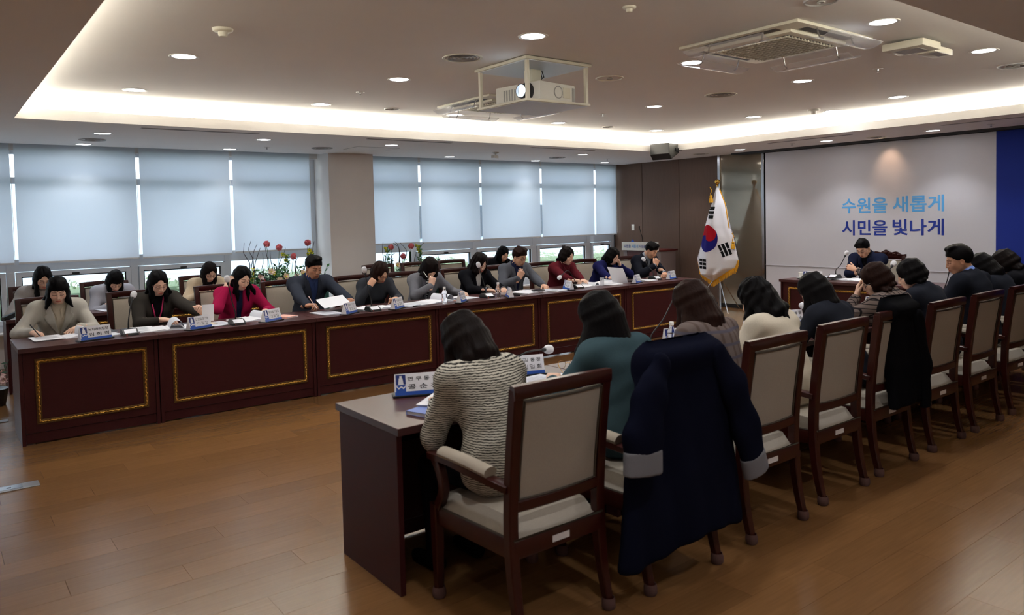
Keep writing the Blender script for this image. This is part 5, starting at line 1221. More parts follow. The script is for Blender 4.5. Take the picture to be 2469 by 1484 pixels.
def pattern_mat(name, kind):
    m = bpy.data.materials.new(name); m.use_nodes = True; nt = m.node_tree; b = nt.nodes['Principled BSDF']; b.inputs['Roughness'].default_value = 0.95; b.inputs['Specular IOR Level'].default_value = 0.1
    tc = nt.nodes.new('ShaderNodeTexCoord'); sep = nt.nodes.new('ShaderNodeSeparateXYZ')
    nz = nt.nodes.new('ShaderNodeTexNoise'); nz.inputs['Scale'].default_value = 60 if kind == 'tweed' else 8; ad = nt.nodes.new('ShaderNodeVectorMath'); ad.operation = 'MULTIPLY_ADD'
    nt.links.new(tc.outputs['Object'], nz.inputs['Vector']); nt.links.new(nz.outputs['Color'], ad.inputs[0]); k = 0.010 if kind == 'tweed' else 0.004; ad.inputs[1].default_value = (k, k, k); nt.links.new(tc.outputs['Object'], ad.inputs[2]); nt.links.new(ad.outputs[0], sep.inputs[0])
    def wave(sock, f, lo, hi):
        mu = nt.nodes.new('ShaderNodeMath'); mu.operation = 'MULTIPLY'; mu.inputs[1].default_value = f; nt.links.new(sock, mu.inputs[0])
        si = nt.nodes.new('ShaderNodeMath'); si.operation = 'SINE'; nt.links.new(mu.outputs[0], si.inputs[0])
        mr = nt.nodes.new('ShaderNodeMapRange'); mr.inputs[1].default_value = lo; mr.inputs[2].default_value = hi; nt.links.new(si.outputs[0], mr.inputs[0]); return mr.outputs[0]
    def mix(a, c, f):
        x = nt.nodes.new('ShaderNodeMix'); x.data_type = 'RGBA'
        for s_, v in ((6, a), (7, c)):
            if isinstance(v, tuple): x.inputs[s_].default_value = srgb(v)
            else: nt.links.new(v, x.inputs[s_])
        nt.links.new(f, x.inputs[0]); return x.outputs[2]
    if kind == 'tweed': c = mix((196,190,176), (34,32,32), wave(sep.outputs['Z'], 2*PI/0.0100, -0.25, 0.75))
    elif kind == 'stripe': c = mix((226,222,216), (24,24,28), wave(sep.outputs['Z'], 2*PI/0.030, -0.1, 0.1))
    elif kind == 'check':
        c = mix((112,98,92), (36,32,34), wave(sep.outputs['X'], 2*PI/0.032, 0.70, 0.9)); c = mix(c, (36,32,34), wave(sep.outputs['Z'], 2*PI/0.032, 0.70, 0.9))
    else:
        c = mix((106,94,90), (88,74,70), wave(sep.outputs['X'], 2*PI/0.06, 0.2, 0.9)); c = mix(c, (84,80,92), wave(sep.outputs['Z'], 2*PI/0.07, 0.6, 0.95))
    nt.links.new(c, b.inputs['Base Color']); MATS[name] = m
pattern_mat('c_tweed', 'tweed'); pattern_mat('s_stripe', 'stripe'); pattern_mat('c_check', 'check'); pattern_mat('c_softcheck', 'soft')
for n in ('s_cuffcheck',): pattern_mat(n, 'check')

def hand_field(W, fdir, back, side, pose, r=1.0):
    """hand from wrist W; fdir along the fingers, back = back-of-hand normal, side = towards the thumb"""
    f = unit(fdir); b = np.array(back, float); b = unit(b-f*(b @ f)); s = np.cross(b, f) if side > 0 else np.cross(f, b)
    fd = Field(W+f*0.08-0.135, W+f*0.08+0.135, 0.0042)
    fd.cap(W-f*0.05, W+f*0.012, 0.024*r, 0.023*r, 0.01, 0, sq=(b, 0.78))
    pc = W+f*0.047
    for t in (-0.026, -0.009, 0.009, 0.026): fd.cap(W+f*0.012+s*t*0.6, W+f*0.078+s*t, 0.0155*r, 0.0125*r, 0.018, 0, sq=(b, 0.85))
    curl = dict(flat=(6,8,6), relaxed=(18,26,18), pen=(38,50,28), fist=(72,85,60), grip=(48,55,40), point=(20,24,14))[pose]
    for i, (t, L) in enumerate(((0.027,0.070),(0.009,0.077),(-0.009,0.071),(-0.026,0.056))):
        p = W+f*(0.084-0.006*abs(i-1))+s*t; a = 0.0; spread = (1.5-i)*0.07
        d0 = unit(f*math.cos(spread)+s*math.sin(spread)); c = curl
        if pose == 'pen' and i > 1: c = (55,70,45)
        for j, (fr, rr) in enumerate(((0.45,0.0088),(0.30,0.0080),(0.25,0.0072))):
            a += math.radians(c[j]+3*i*(j == 0)); d = d0*math.cos(a)-b*math.sin(a); q = p+d*L*fr; fd.cap(p, q, rr*r, (rr-0.0007)*r, 0.004, 0); p = q
    # thumb leaves the side of the palm near its base
    p = W+f*0.022+s*0.026-b*0.004
    ta = dict(flat=0.75, relaxed=0.6, pen=0.35, fist=0.15, grip=0.45, point=0.5)[pose]; dn = dict(flat=0.15, relaxed=0.35, pen=0.75, fist=0.8, grip=0.7, point=0.5)[pose]
    d = unit(f*math.cos(ta)+s*math.sin(ta)-b*dn*0.5); q = p+d*0.038; fd.cap(p-d*0.012, q, 0.0135*r, 0.0105*r, 0.010, 0)
    d2 = unit(d+f*0.35-b*dn*0.6-s*0.25*(pose in ('pen','fist','grip'))); q2 = q+d2*0.030; fd.cap(q, q2, 0.0102*r, 0.0092*r, 0.005, 0); q3 = q2+unit(d2-b*dn*0.3)*0.022; fd.cap(q2, q3, 0.0092*r, 0.0078*r, 0.004, 0)
    return fd
def head_field(T, Rm, sc, male, h=0.0034):
    """T = world of head origin (eye level centre), Rm rows = axes"""
    def w(p): return T+Rm @ (np.array(p, float)*sc)
    fd = Field(T-0.185*sc, T+0.165*sc, h); R3 = [Rm[0], Rm[1], Rm[2]]
    def E(c, r, k=0.02, sub=False): fd.ell(w(c), np.array(r)*sc, Rm, k*sc, 0, sub)
    def C(a, b, r1, r2=None, k=0.012, sub=False): fd.cap(w(a), w(b), r1*sc, (r1 if r2 is None else r2)*sc, k*sc, 0, sub)
    E((0,-0.014,0.036), (0.0755,0.094,0.086), 0.01)
    jw = 0.060 if male else 0.056
    E((0,0.018,-0.030), (jw+0.004,0.068,0.080), 0.04); E((0,0.050,-0.090), (0.030 if male else 0.025,0.026,0.022), 0.035)
    for s in (-1, 1):
        C((s*0.058,-0.010,-0.045), (s*0.026,0.050,-0.092), 0.016 if male else 0.013, 0.016, 0.03)       # jaw line
        E((s*0.036,0.052,-0.030), (0.026,0.024,0.026), 0.03)                                             # cheek
        E((s*0.077,-0.008,-0.012), (0.010,0.019,0.031), 0.008); E((s*0.086,0.000,-0.010), (0.008,0.010,0.018), 0.006, True)
        E((s*0.031,0.092,0.002), (0.017,0.016,0.011), 0.014, True)                                       # socket
        E((s*0.031,0.0705,-0.001), (0.0155,0.0135,0.0115), 0.004)                                        # closed, lowered lid
        C((s*0.013,0.084,0.022), (s*0.046,0.071,0.023), 0.007, 0.005, 0.015)                             # brow
    C((0,0.086,0.010), (0,0.101,-0.028), 0.0075, 0.0105, 0.012); E((0,0.101,-0.034), (0.0125,0.0115,0.0095), 0.008)
    for s in (-1, 1): E((s*0.0125,0.093,-0.037), (0.0075,0.010,0.007), 0.006)
    E((0,0.080,-0.062), (0.027,0.016,0.020), 0.02)
    C((-0.020,0.0855,-0.0605), (0,0.0935,-0.0585), 0.0042, 0.0055, 0.006); C((0,0.0935,-0.0585), (0.020,0.0855,-0.0605), 0.0055, 0.0042, 0.006)
    C((-0.017,0.0855,-0.0705), (0,0.0925,-0.0715), 0.0045, 0.0062, 0.006); C((0,0.0925,-0.0715), (0.017,0.0855,-0.0705), 0.0062, 0.0045, 0.006)
    C((-0.022,0.0915,-0.0652), (0.022,0.0915,-0.0652), 0.0016, 0.0016, 0.002, True)
    return fd
def face_colour(P, lip, male, brow=1.0):
    """per-vertex tint: P in head space"""
    x, y, z = np.abs(P[:, 0]), P[:, 1], P[:, 2]; col = np.ones((len(P), 4))
    def blend(m, c): m = np.clip(m, 0, 1)[:, None]; col[:, :3] = col[:, :3]*(1-m)+np.array(c)*m
    def soft(d, w): return np.clip(1-d/w, 0, 1)
    fr = (y > 0.03)
    blend(0.30*fr*soft(np.sqrt(((x-0.040)/0.024)**2+((z+0.030)/0.020)**2), 1.0), (1.0,0.70,0.66))
    zb = 0.0235+0.004*np.sin(np.clip((x-0.012)/0.036, 0, 1)*PI*0.85)
    blend(brow*(fr*(x > 0.011)*(x < 0.050))*soft(np.abs(z-zb), 0.0065 if male else 0.0052)*1.5, (0.16,0.13,0.12))
    zl = -0.0065-0.0030*np.cos(np.clip((x-0.031)/0.016, -1, 1)*PI/2); blend((fr*(x > 0.013)*(x < 0.049))*soft(np.abs(z-zl), 0.0042)*1.6, (0.10,0.08,0.08))
    zc = 0.0085+0.002*np.cos(np.clip((x-0.031)/0.017, -1, 1)*PI/2); blend(0.4*(fr*(x > 0.016)*(x < 0.047))*soft(np.abs(z-zc), 0.003), (0.55,0.38,0.34))  # shade of the lid crease painted into the tint
    ml = ((y > 0.06)*(x < 0.0235))*soft(np.abs(z+0.0655)/(0.0125*np.sqrt(np.clip(1-(x/0.0245)**2, 0.02, 1))), 1.0)*2.2; blend(ml*0.85, lip)
    blend((y > 0.07)*(x < 0.022)*soft(np.abs(z+0.0652), 0.0022)*0.8, (0.35,0.12,0.12))  # dark slit between the lips, painted shade
    blend(0.5*(y > 0.08)*soft(np.sqrt(((x-0.0075)/0.005)**2+((z+0.043)/0.004)**2), 1.0), (0.5,0.28,0.24))  # nostril shade painted into the tint
    return col
def ik(S, W, l1, l2, pole):
    d = W-S; L = np.linalg.norm(d); L = min(L, (l1+l2)*0.995); u = unit(d); a = (l1*l1-l2*l2+L*L)/(2*L); hgt = math.sqrt(max(l1*l1-a*a, 1e-6)); p = np.array(pole, float); p = p-u*(p @ u); return S+u*a+unit(p)*hgt, S+u*L
def ribbon(fd, rows, off, th):
    """strip pressed onto a field's front; rows = list of point lists (outer start pts, direction inwards)"""
    V = []; n = len(rows); m = len(rows[0])
    for r in rows:
        for (p, d) in r:
            ts = np.linspace(0, 0.24, 73); c0 = p+d*0.24; f = fd.sample(c0[None, :]-ts[:, None]*d[None, :])
            if f[0] < 0 and (f > 0).any():                       # from inside the chest outwards to the cloth
                k = int(np.argmax(f > 0)); t = ts[k-1]+(ts[k]-ts[k-1])*(-f[k-1]/(f[k]-f[k-1])); V.append(c0-d*(t+off))
            else:
                f = f[::-1]; k = max(1, int(np.argmax(f < 0)) if (f < 0).any() else 40); V.append(p+d*(ts[k]-off))
    V = np.array(V); D = np.array([d for r in rows for (_, d) in r]); V2 = V+D*th; Q = []
    N = n*m
    for i in range(n-1):
        for j in range(m-1):
            a = i*m+j; Q.append((a, a+1, a+m+1, a+m)); Q.append((N+a, N+a+m, N+a+m+1, N+a+1))
    for i in range(n-1): Q.append((i*m, (i+1)*m, N+(i+1)*m, N+i*m)); Q.append((i*m+m-1, N+i*m+m-1, N+(i+1)*m+m-1, (i+1)*m+m-1))
    for j in range(m-1): Q.append((j, N+j, N+j+1, j+1)); Q.append(((n-1)*m+j, (n-1)*m+j+1, N+(n-1)*m+j+1, N+(n-1)*m+j))
    return np.concatenate([V, V2]), np.array(Q)

def person(x, y, rz, label, group=None, male=False, s=1.0, lean=12, slouch=8, twist=0, side=0, head=(20,0,0), skin='skin_light', hair=None, top='s_white', jacket=None, cut='blazer', vdepth=0.10, vw=0.055, lapel=True,
           collar=None, arms=None, glasses=None, lanyard=None, lip=(0.80,0.36,0.36), hres=0.0038, trousers='c_trousers', build=1.0, button=None, shoulder=None, cuffs=None, hipy=0.0, sleeve=0.02, fold=1.0, headf=0.0):
    """one seated figure; local frame: x = person's right, y = forward, z = up; arms = {'R': {...}, 'L': {...}}"""
    rt = 0.0; Rz = rotz(rz); Ri = np.array(rotz(-rz)); base = np.array([x, y, 0.0])
    def loc(p): return Ri @ (np.array(p, float)-base)
    d2r = math.radians
    hip = np.array([0, hipy, 0.565]); LT = (0.50 if male else 0.468)*s
    th1, th2 = d2r(lean*0.7), d2r(lean+slouch)
    u1 = np.array([math.sin(d2r(side))*0.6, math.sin(th1), math.cos(th1)]); u1 = unit(u1); u2 = unit(np.array([math.sin(d2r(side)), math.sin(th2), math.cos(th2)]))
    belly = hip+u1*LT*0.34; chest = belly+unit(u1+u2)*LT*0.36; neckb = chest+u2*LT*0.30
    ex = rzm(-d2r(twist)) @ np.array([1, 0, 0]); ex = unit(ex-u2*(ex @ u2)); ey = np.cross(u2, ex); Rc = np.stack([ex, ey, u2], 1)
    sw = (shoulder or (0.178 if male else 0.152))*s; shz = neckb-u2*0.055*s
    SR = shz+ex*sw+ey*0.012; SL = shz-ex*sw+ey*0.012
    B = build
    l1, l2 = 0.285*s*(1.04 if male else 0.98), 0.245*s*(1.04 if male else 0.98)
    arms = arms or {}; A = {}
    for key, Sh, sg in (('R', SR, 1), ('L', SL, -1)):
        a = dict(arms.get(key, {})); w = loc(a['w']) if 'w' in a else np.array(a.get('l', (sg*0.16, 0.40+hipy, 0.80)), float)
        pole = a.get('pole', (sg*0.9, -0.35, -0.8)); el, wr = ik(Sh, w, l1, l2, pole)
        fdir = np.array(a.get('f', unit(wr-el)+np.array([-sg*0.25, 0, 0])), float); A[key] = (Sh, el, wr, unit(fdir), np.array(a.get('b', (0, 0, 1)), float), a.get('pose', 'relaxed'), sg, a.get('show', True))
    # ---- body field
    pts = np.array([hip, belly, chest, neckb, SR, SL]+[q for k in A.values() for q in k[1:3]]+[np.array([0.12, 0.52+hipy, 0.05]), np.array([-0.12, 0.52+hipy, 0.0])])
    lo = pts.min(0)-0.17; hi = pts.max(0)+0.17; lo[2] = -0.02; hi[2] = neckb[2]+0.14
    fb = Field(lo, hi, 0.015)
    m_ = 1.08 if male else 1.0
    def torso(fd, inf=0.0, g=1, legs=True):
        if legs:
            fd.ell(hip+np.array([0, 0.0, 0.012]), np.array([0.165*B, 0.125*B, 0.105])+inf, None, 0.05, 2 if inf == 0 else g)
        fd.ell(hip+u1*0.06, np.array([0.150*B*m_+inf, 0.115*B*m_+inf, 0.13+inf]), Rc, 0.06, g)
        fd.ell(belly, np.array([0.138*B*m_+inf, 0.108*B*m_+inf, 0.15+inf]), Rc, 0.06, g)
        fd.ell(chest, np.array([0.148*B*m_*s+inf, 0.105*B*m_*s+inf, 0.17*s+inf]), Rc, 0.06, g)
        if not male:
            for sg in (-1, 1): fd.ell(chest+ex*sg*0.066+ey*0.070-u2*0.015, np.array([0.062, 0.052, 0.060])*B+inf, Rc, 0.05, g)
        for Sh in (SR, SL): fd.cap(neckb-u2*0.035*s, Sh, 0.050*m_*s+inf, 0.053*m_*s+inf, 0.05, g); fd.cap(Sh, Sh*0.5+chest*0.5, 0.055*m_+inf, 0.06+inf, 0.06, g)
        fd.cap(neckb-u2*0.04, neckb+u2*0.015, 0.062*m_+inf, 0.054*m_+inf, 0.04, g)
    torso(fb)
    nd = unit(u2+np.array([0, 0.35, 0.1])); hp = neckb+nd*(0.072+headf)*s
    hr = [d2r(v) for v in head]; Rh = rzm(-hr[1]) @ rx(-hr[0]) @ ry_(hr[2]); hs = 0.94*(1.03 if male else 0.985)*s**0.5
    HT = hp+Rh @ np.array([0, 0.030, 0.072])*hs
    fb.cap(neckb-u2*0.03, hp+Rh @ np.array([0, 0.004, 0.02])*hs, 0.054*m_, 0.050*m_, 0.03, 0)
    for sg in (-1, 1):
        kn = np.array([sg*0.105, 0.43+hipy, 0.50]); ank = np.array([sg*0.11, 0.40+hipy, 0.085])
        fb.cap(hip+np.array([sg*0.085, 0.02, -0.01]), kn, 0.082*B, 0.058, 0.04, 2); fb.cap(kn, ank, 0.055, 0.038, 0.02, 2)
        fb.cap(ank+np.array([0, -0.03, -0.040]), ank+np.array([sg*0.01, 0.15, -0.052]), 0.040, 0.032, 0.015, 3)
    for k, (Sh, el, wr, f, b, po, sg, show) in A.items():
        fb.cap(Sh, el, 0.048*m_*s, 0.039*m_, 0.03, 1); fb.cap(el, wr, 0.038*m_, 0.026*m_, 0.015, 0)
    V, Q, G = fb.mesh(); parts = [(relax(V, Q, 2), Q, G)]
    # ---- head and hands in finer grids
    fh = head_field(HT, Rh, hs, male, hres)
    fh.cap(hp+Rh @ np.array([0, 0.008, 0.03])*hs, neckb+u2*0.0, 0.050*m_, 0.054*m_, 0.02, 0)
    Vh, Qh, Gh = fh.mesh(); Vh = relax(Vh, Qh, 1, 0.4); parts.append((Vh, Qh, Gh*0))
    for k, (Sh, el, wr, f, b, pz_, sg, show) in A.items():
        if not show: continue
        Va, Qa, Ga = hand_field(wr, f, b, sg, pz_, (1.06 if male else 0.95)).mesh(); parts.append((Va, Qa, Ga*0))
    off = 0; VV = []; QQ = []; GG = []
    for (v, q, g) in parts: VV.append(v); QQ.append(q+off); GG.append(g); off += len(v)
    VV = np.concatenate(VV); me = np_mesh('person', VV, np.concatenate(QQ), [skin, top, trousers, 'c_shoe'], np.concatenate(GG))
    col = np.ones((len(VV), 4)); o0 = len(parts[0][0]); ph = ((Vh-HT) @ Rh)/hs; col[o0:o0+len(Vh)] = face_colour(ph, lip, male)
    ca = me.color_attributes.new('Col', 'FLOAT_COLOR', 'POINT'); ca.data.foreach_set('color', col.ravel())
    po = link('person', me); po.location = (x, y, 0); po.rotation_euler = (0, 0, rz); tag(po, label, 'person', group)
    # ---- jacket
    fj = None
    if jacket:
        lo2 = lo.copy(); lo2[2] = 0.44; fj = Field(lo2, hi, 0.012); torso(fj, 0.014, 0)
        fj.ell(hip+np.array([0, 0.02, -0.0]), (0.172*B, 0.135*B, 0.10), None, 0.04, 0)
        for k, (Sh, el, wr, f, b, pz, sg, show) in A.items():
            dv = unit(wr-el); fj.cap(Sh, el, 0.064*m_*s, 0.055*m_, 0.035, 0); fj.cap(el, wr-dv*sleeve, 0.054*m_, 0.040*m_, 0.02, 0)
        X, Y, Zg = fj.grid(); X = X-chest[0]; Y = Y-chest[1]; Zg = Zg-chest[2]
        cx = X*ex[0]+Y*ex[1]+Zg*ex[2]; cy = X*ey[0]+Y*ey[1]+Zg*ey[2]; cz = X*u2[0]+Y*u2[1]+Zg*u2[2]
        fj.F += (fold*(0.0032*np.sin(31*cx+17*cz+3*x)*np.sin(23*cz-9*cx+y*5)+0.0022*np.sin(57*cz+31*cy+x*7))).astype(np.float32)
        fj0 = Field(lo2, hi, 0.012); fj0.F = fj.F.copy()
        ztop = LT*0.30
        if cut in ('blazer', 'open'):
            zb = -vdepth if cut == 'blazer' else -0.5
            wv = vw*np.clip((cz-zb)/(ztop-0.01-zb), 0, 1.6)**0.9 if cut == 'blazer' else vw*np.clip(0.75+0.3*(cz+0.1)/0.2, 0.6, 1.5)
            dV = np.maximum(np.abs(cx)-wv, np.maximum(0.02-cy, zb-cz)); fj.put((slice(None),)*3, dV.astype(np.float32), 0.006, 0, True)
        # cut cuffs off where the sleeves end, open the neck
        fj.cap(neckb+u2*0.0, neckb+nd*0.16, 0.058*m_ if cut != 'crew' else 0.060*m_, 0.075, 0.008, 0, True)
        Vj, Qj, Gj = fj.mesh(); Vj = relax(Vj, Qj, 2); jo = link('jacket', np_mesh('jacket', Vj, Qj, [jacket]), po)
        if cut == 'blazer' and lapel:
            zb = -vdepth; hgt = ztop+0.005-zb; prof_t = [0,0.12,0.3,0.5,0.66,0.70,0.74,0.86,1.0]; prof_w = [0.0,0.018,0.042,0.062,0.076,0.080,0.050,0.052,0.036]
            for sg in (-1, 1):
                rows = []
                for t in np.linspace(0.0, 1.0, 22):
                    zz = zb+t*hgt; w0 = vw*max(0, t)**0.9-0.004; lw = float(np.interp(t, prof_t, prof_w)); r = []
                    for j in range(5):
                        xx = sg*(w0+lw*j/4); p = chest+ex*xx+u2*zz+ey*0.24; r.append((p, -ey))
                    rows.append(r)
                Vl, Ql = ribbon(fj0, rows, 0.006, 0.0045); link('lapel', np_mesh('lapel', Vl, Ql, [jacket]), jo)
            if button:
                p = chest+u2*(zb-0.02)+ey*0.24; ts = np.linspace(0, 0.3, 90); f = fj0.sample(p[None, :]-ts[:, None]*ey[None, :]); kk = np.argmax(f < 0); c = p-ey*ts[kk]
                MB().ball(c+ey*0.003, 0.008, 8, 5).build('button', button, jo, smooth=True)
    # ---- collar of a shirt or polo-neck
    if collar:
        mc, hgt, flap = collar; V = []; Q = []; n = 28; r0, r1 = 0.066*m_, 0.060*m_
        nd2 = unit(u2+np.array([0, 0.22, 0])); e1 = unit(ex-nd2*(ex @ nd2)); e2 = np.cross(nd2, e1); c0 = neckb-nd2*0.018+e2*0.004
        for ring, (rr, zz) in enumerate(((r0+0.004, -0.006), (r1+0.003, hgt), (r1-0.004, hgt), (r0-0.006, -0.01))):
            for i in range(n):
                a = 2*PI*i/n; dip = 0.018*max(0, math.cos(a-PI/2))**3 if flap else 0.0; V.append(c0+e1*rr*math.cos(a)+e2*rr*math.sin(a)*1.02+nd2*(zz-dip*(ring in (1, 2))))
        for r in range(3):
            for i in range(n): Q.append((r*n+i, r*n+(i+1)%n, (r+1)*n+(i+1)%n, (r+1)*n+i))
        co_ = link('collar', np_mesh('collar', np.array(V), np.array(Q), [mc]), po)
        if flap:
            src = fj0 if (jacket and cut != 'blazer' and cut != 'open') else fb
            for sg in (-1, 1):
                rows = []
                for t in np.linspace(0, 1, 7):
                    r = []
                    for q in np.linspace(0, 1, 5):
                        xx = sg*(0.006+0.050*t+q*0.012*(1-t)); zz = LT*0.30-0.030+0.048*t-q*(0.062*(1-t)+0.028); r.append((chest+ex*xx+u2*zz+ey*0.24, -ey))
                    rows.append(r)
                Vl, Ql = ribbon(src, rows, 0.005, 0.003); link('collar_flap', np_mesh('collar_flap', Vl, Ql, [mc]), co_)
    if cuffs:
        for k, (Sh, el, wr, f, b, pz, sg, show) in A.items():
            dv = unit(wr-el); R = Vector(dv).to_track_quat('Z', 'Y').to_matrix(); MB().lathe([(0.034*m_,-0.03),(0.036*m_,0.0),(0.037*m_,0.022),(0.031*m_,0.022)],16,R=R,c=wr-dv*(sleeve-0.004)).build('cuff', cuffs, po, smooth=True)
    if lanyard:
        for sg in (-1, 1):
            rows = []
            for t in np.linspace(0, 1, 12):
                r = []
                for q in (-0.006, 0.006): r.append((chest+ex*(sg*(0.004+0.052*t**0.8)+q)+u2*(-0.10+t*(LT*0.30+0.10))+ey*0.25, -ey))
                rows.append(r)
            Vl, Ql = ribbon(fj if (fj is not None and cut not in ('blazer','open')) else fb, rows, 0.006, 0.002); link('lanyard', np_mesh('lanyard', Vl, Ql, [lanyard], smooth=False), po)
    # ---- hair
    hd = dict(kind='bob', len=0.10, m='hair_black', vol=0.0, bang=0.0, wo=0.062, flare=0.0, back=None, part=0.0, curl=0.0); hd.update(hair or {})
    v = hd['vol']; kind = hd['kind']; fhr = 0.0066
    L = hd['len']; grav = np.array([0, 0, -1.0])
    fr = Field(HT-np.array([0.20, 0.22, 0.16+L+0.02]), HT+np.array([0.20, 0.20, 0.20]), fhr)
    def w(p): return HT+Rh @ (np.array(p, float)*hs)
    fr.ell(w((0,-0.016,0.036)), (np.array([0.083,0.102,0.096])+v)*hs, Rh, 0.01)
    if kind == 'short':
        X, Y, Zg = fr.grid(); q = [X-HT[0], Y-HT[1], Zg-HT[2]]; lx, ly, lz = [(q[0]*Rh[0][i]+q[1]*Rh[1][i]+q[2]*Rh[2][i])/hs for i in range(3)]
        zc = np.interp(ly.ravel() if False else ly, [-0.12,-0.06,-0.03,0.0,0.03,0.06,0.09,0.12], [-0.062,-0.060,-0.030,-0.002,0.012,0.045,0.058-hd['bang'],0.060-hd['bang']])
        fr.F = np.maximum(fr.F, ((zc-lz)*0.8*hs).astype(np.float32))
        for j in range(17):                                                   # combed locks from the parting over the crown to the temple and forehead
            t = j/16; x0 = -0.045+0.012*math.sin(j*1.7); y0 = 0.052-0.125*t; P0 = w((x0*(1-0.4*t), y0, 0.090+0.026*math.sin(PI*min(1,t+0.25))+v)); P1 = w((0.020, y0+0.010, 0.108+0.010*math.sin(PI*t)+v)); P2 = w((0.066+v*0.6, y0*0.85+0.004, 0.072+v*0.4))
            fr.cap(P0, P1, 0.012, 0.014, 0.012); fr.cap(P1, P2, 0.014, 0.012, 0.012)
        for j in range(9):
            t = j/8; P0 = w((-0.040+0.080*t, 0.044, 0.098+v)); P1 = w((-0.034+0.080*t, 0.070-0.25*abs(-0.034+0.080*t), 0.078-hd['bang']+0.006*math.sin(j*2.1))); fr.cap(P0, P1, 0.014, 0.008, 0.012)
        for sg in (-1, 1): fr.ell(w((sg*0.086,-0.004,-0.022)), np.array([0.020,0.022,0.034])*hs, Rh, 0.006, 0, True)
        fr.ell(w((0,0.150,-0.046)), np.array([0.066,0.092,0.108-hd['bang']])*hs, Rh, 0.010, 0, True)
        fr.ell(w((0,0.0,0.01)), np.array([0.070,0.086,0.078])*hs, Rh, 0.005, 0, True)
    else:
        X, Y, Zg = fr.grid(); q = [X-HT[0], Y-HT[1], Zg-HT[2]]; lz = (q[0]*Rh[0][2]+q[1]*Rh[1][2]+q[2]*Rh[2][2])/hs; ly = (q[0]*Rh[0][1]+q[1]*Rh[1][1]+q[2]*Rh[2][1])/hs
        fr.F = np.maximum(fr.F, ((-0.045-lz)*hs).astype(np.float32))
        nA = 25; a0 = hd.get('a0', 58)
        for i in range(nA):
            ph_ = math.radians(a0+(360-2*a0)*i/(nA-1)); sx, cy_ = math.sin(ph_), math.cos(ph_)
            jit = random.uniform(-0.014, 0.014); front = max(0, cy_); rj = random.uniform(-0.003, 0.003)
            K0 = w((sx*0.018, cy_*0.018-0.022, 0.117+v)); K1 = w((sx*(0.053+v), cy_*(0.066+v)-0.018, 0.093+v*0.7)); S0 = w((sx*(0.0715+v), cy_*(0.089+v)-0.016, 0.038)); S1 = w((sx*(0.0745+v), cy_*(0.090+v)-0.015, -0.025))
            Lb = L*(1.0-0.2*front)
            out = Rh @ np.array([sx, cy_, 0]); out = out*np.array([1, 1, 0.2]); S2 = S1+grav*(Lb*0.55+jit)+out*hd['flare']*0.35; S3 = S1+grav*(Lb+jit)+out*hd['flare']+np.array([random.uniform(-1,1), random.uniform(-1,1), 0])*0.010
            ref = fj0 if fj is not None else fb; bk = min(1.0, max(0.0, 0.45-cy_)*1.8); od = unit(-ey*np.array([1, 1, 0.0])*bk+np.array([out[0], out[1], 0])*(1-0.85*bk)+1e-6)
            ctr = HT+Rh @ np.array([0, -0.020, -0.09])*hs; tp = hd.get('taper', 0.20)
            for Sx in (S2, S3): Sx[:2] = ctr[:2]+(Sx[:2]-ctr[:2])*(1-tp*bk)
            for _ in range(8):
                if ref.sample(S2[None, :])[0] < 0.010: S2 = S2+od*0.008
            for _ in range(10):
                if ref.sample(S3[None, :])[0] < 0.010: S3 = S3+od*0.008
            if hd['curl']:
                S0 = S0+np.array([math.sin(i*1.9), math.cos(i*2.9), 0])*hd['curl']*0.4; S2 = S2+np.array([math.sin(i*2.3), math.cos(i*1.7), 0])*hd['curl']; S3 = S3-np.array([math.sin(i*2.3), math.cos(i*1.7), 0])*hd['curl']*0.6
            fr.cap(K0, K1, 0.010+rj, 0.014+rj, 0.010); fr.cap(K1, S0, 0.014+rj, 0.017+rj, 0.010); fr.cap(S0, S1, 0.017+rj, 0.019+v*0.3+rj, 0.012); fr.cap(S1, S2, 0.019+v*0.3+rj, 0.018+v*0.2, 0.016); fr.cap(S2, S3, 0.018+v*0.2, 0.0125 if cy_ < 0.1 else 0.006, 0.018)
        ho = (0.114 if hd['bang'] < 0.012 else 0.104)-hd['bang']
        fr.ell(w((hd['part']*0.012,0.135,-0.050)), np.array([hd['wo'],0.098,ho])*hs, Rh, 0.010, 0, True)
        fr.ell(w((0,0.004,-0.005)), np.array([0.068,0.084,0.086])*hs, Rh, 0.004, 0, True)
        if hd['bang'] < 0.02: fr.ell(w((hd['part']*0.014,0.118,0.036)), np.array([0.036,0.062,0.052])*hs, Rh, 0.012, 0, True)       # forehead showing below the parting
        if hd['part'] or hd['bang'] == 0:                                   # shallow parting line on the crown
            fr.cap(w((hd['part']*0.03,0.088,0.088)), w((hd['part']*0.03,-0.02,0.142+v)), 0.006, 0.005, 0.012, 0, True)
    X, Y, Zg = fr.grid(); ang = np.arctan2(X-HT[0], Y-HT[1]); fr.F += (0.0010*np.sin(38*ang)+(0.003 if hd['curl'] else 0.0)*np.sin(60*Zg+11*ang)).astype(np.float32)
    Vr, Qr, Gr = fr.mesh(); Vr = relax(Vr, Qr, 1, 0.4); mr = np_mesh('hair', (Vr-HT) @ Rh, Qr, [hd['m']]); ho_ = link('hair', mr, po)
    Mh = Matrix([list(Rh[i])+[HT[i]] for i in range(3)]+[[0, 0, 0, 1]]); ho_.matrix_local = Mh
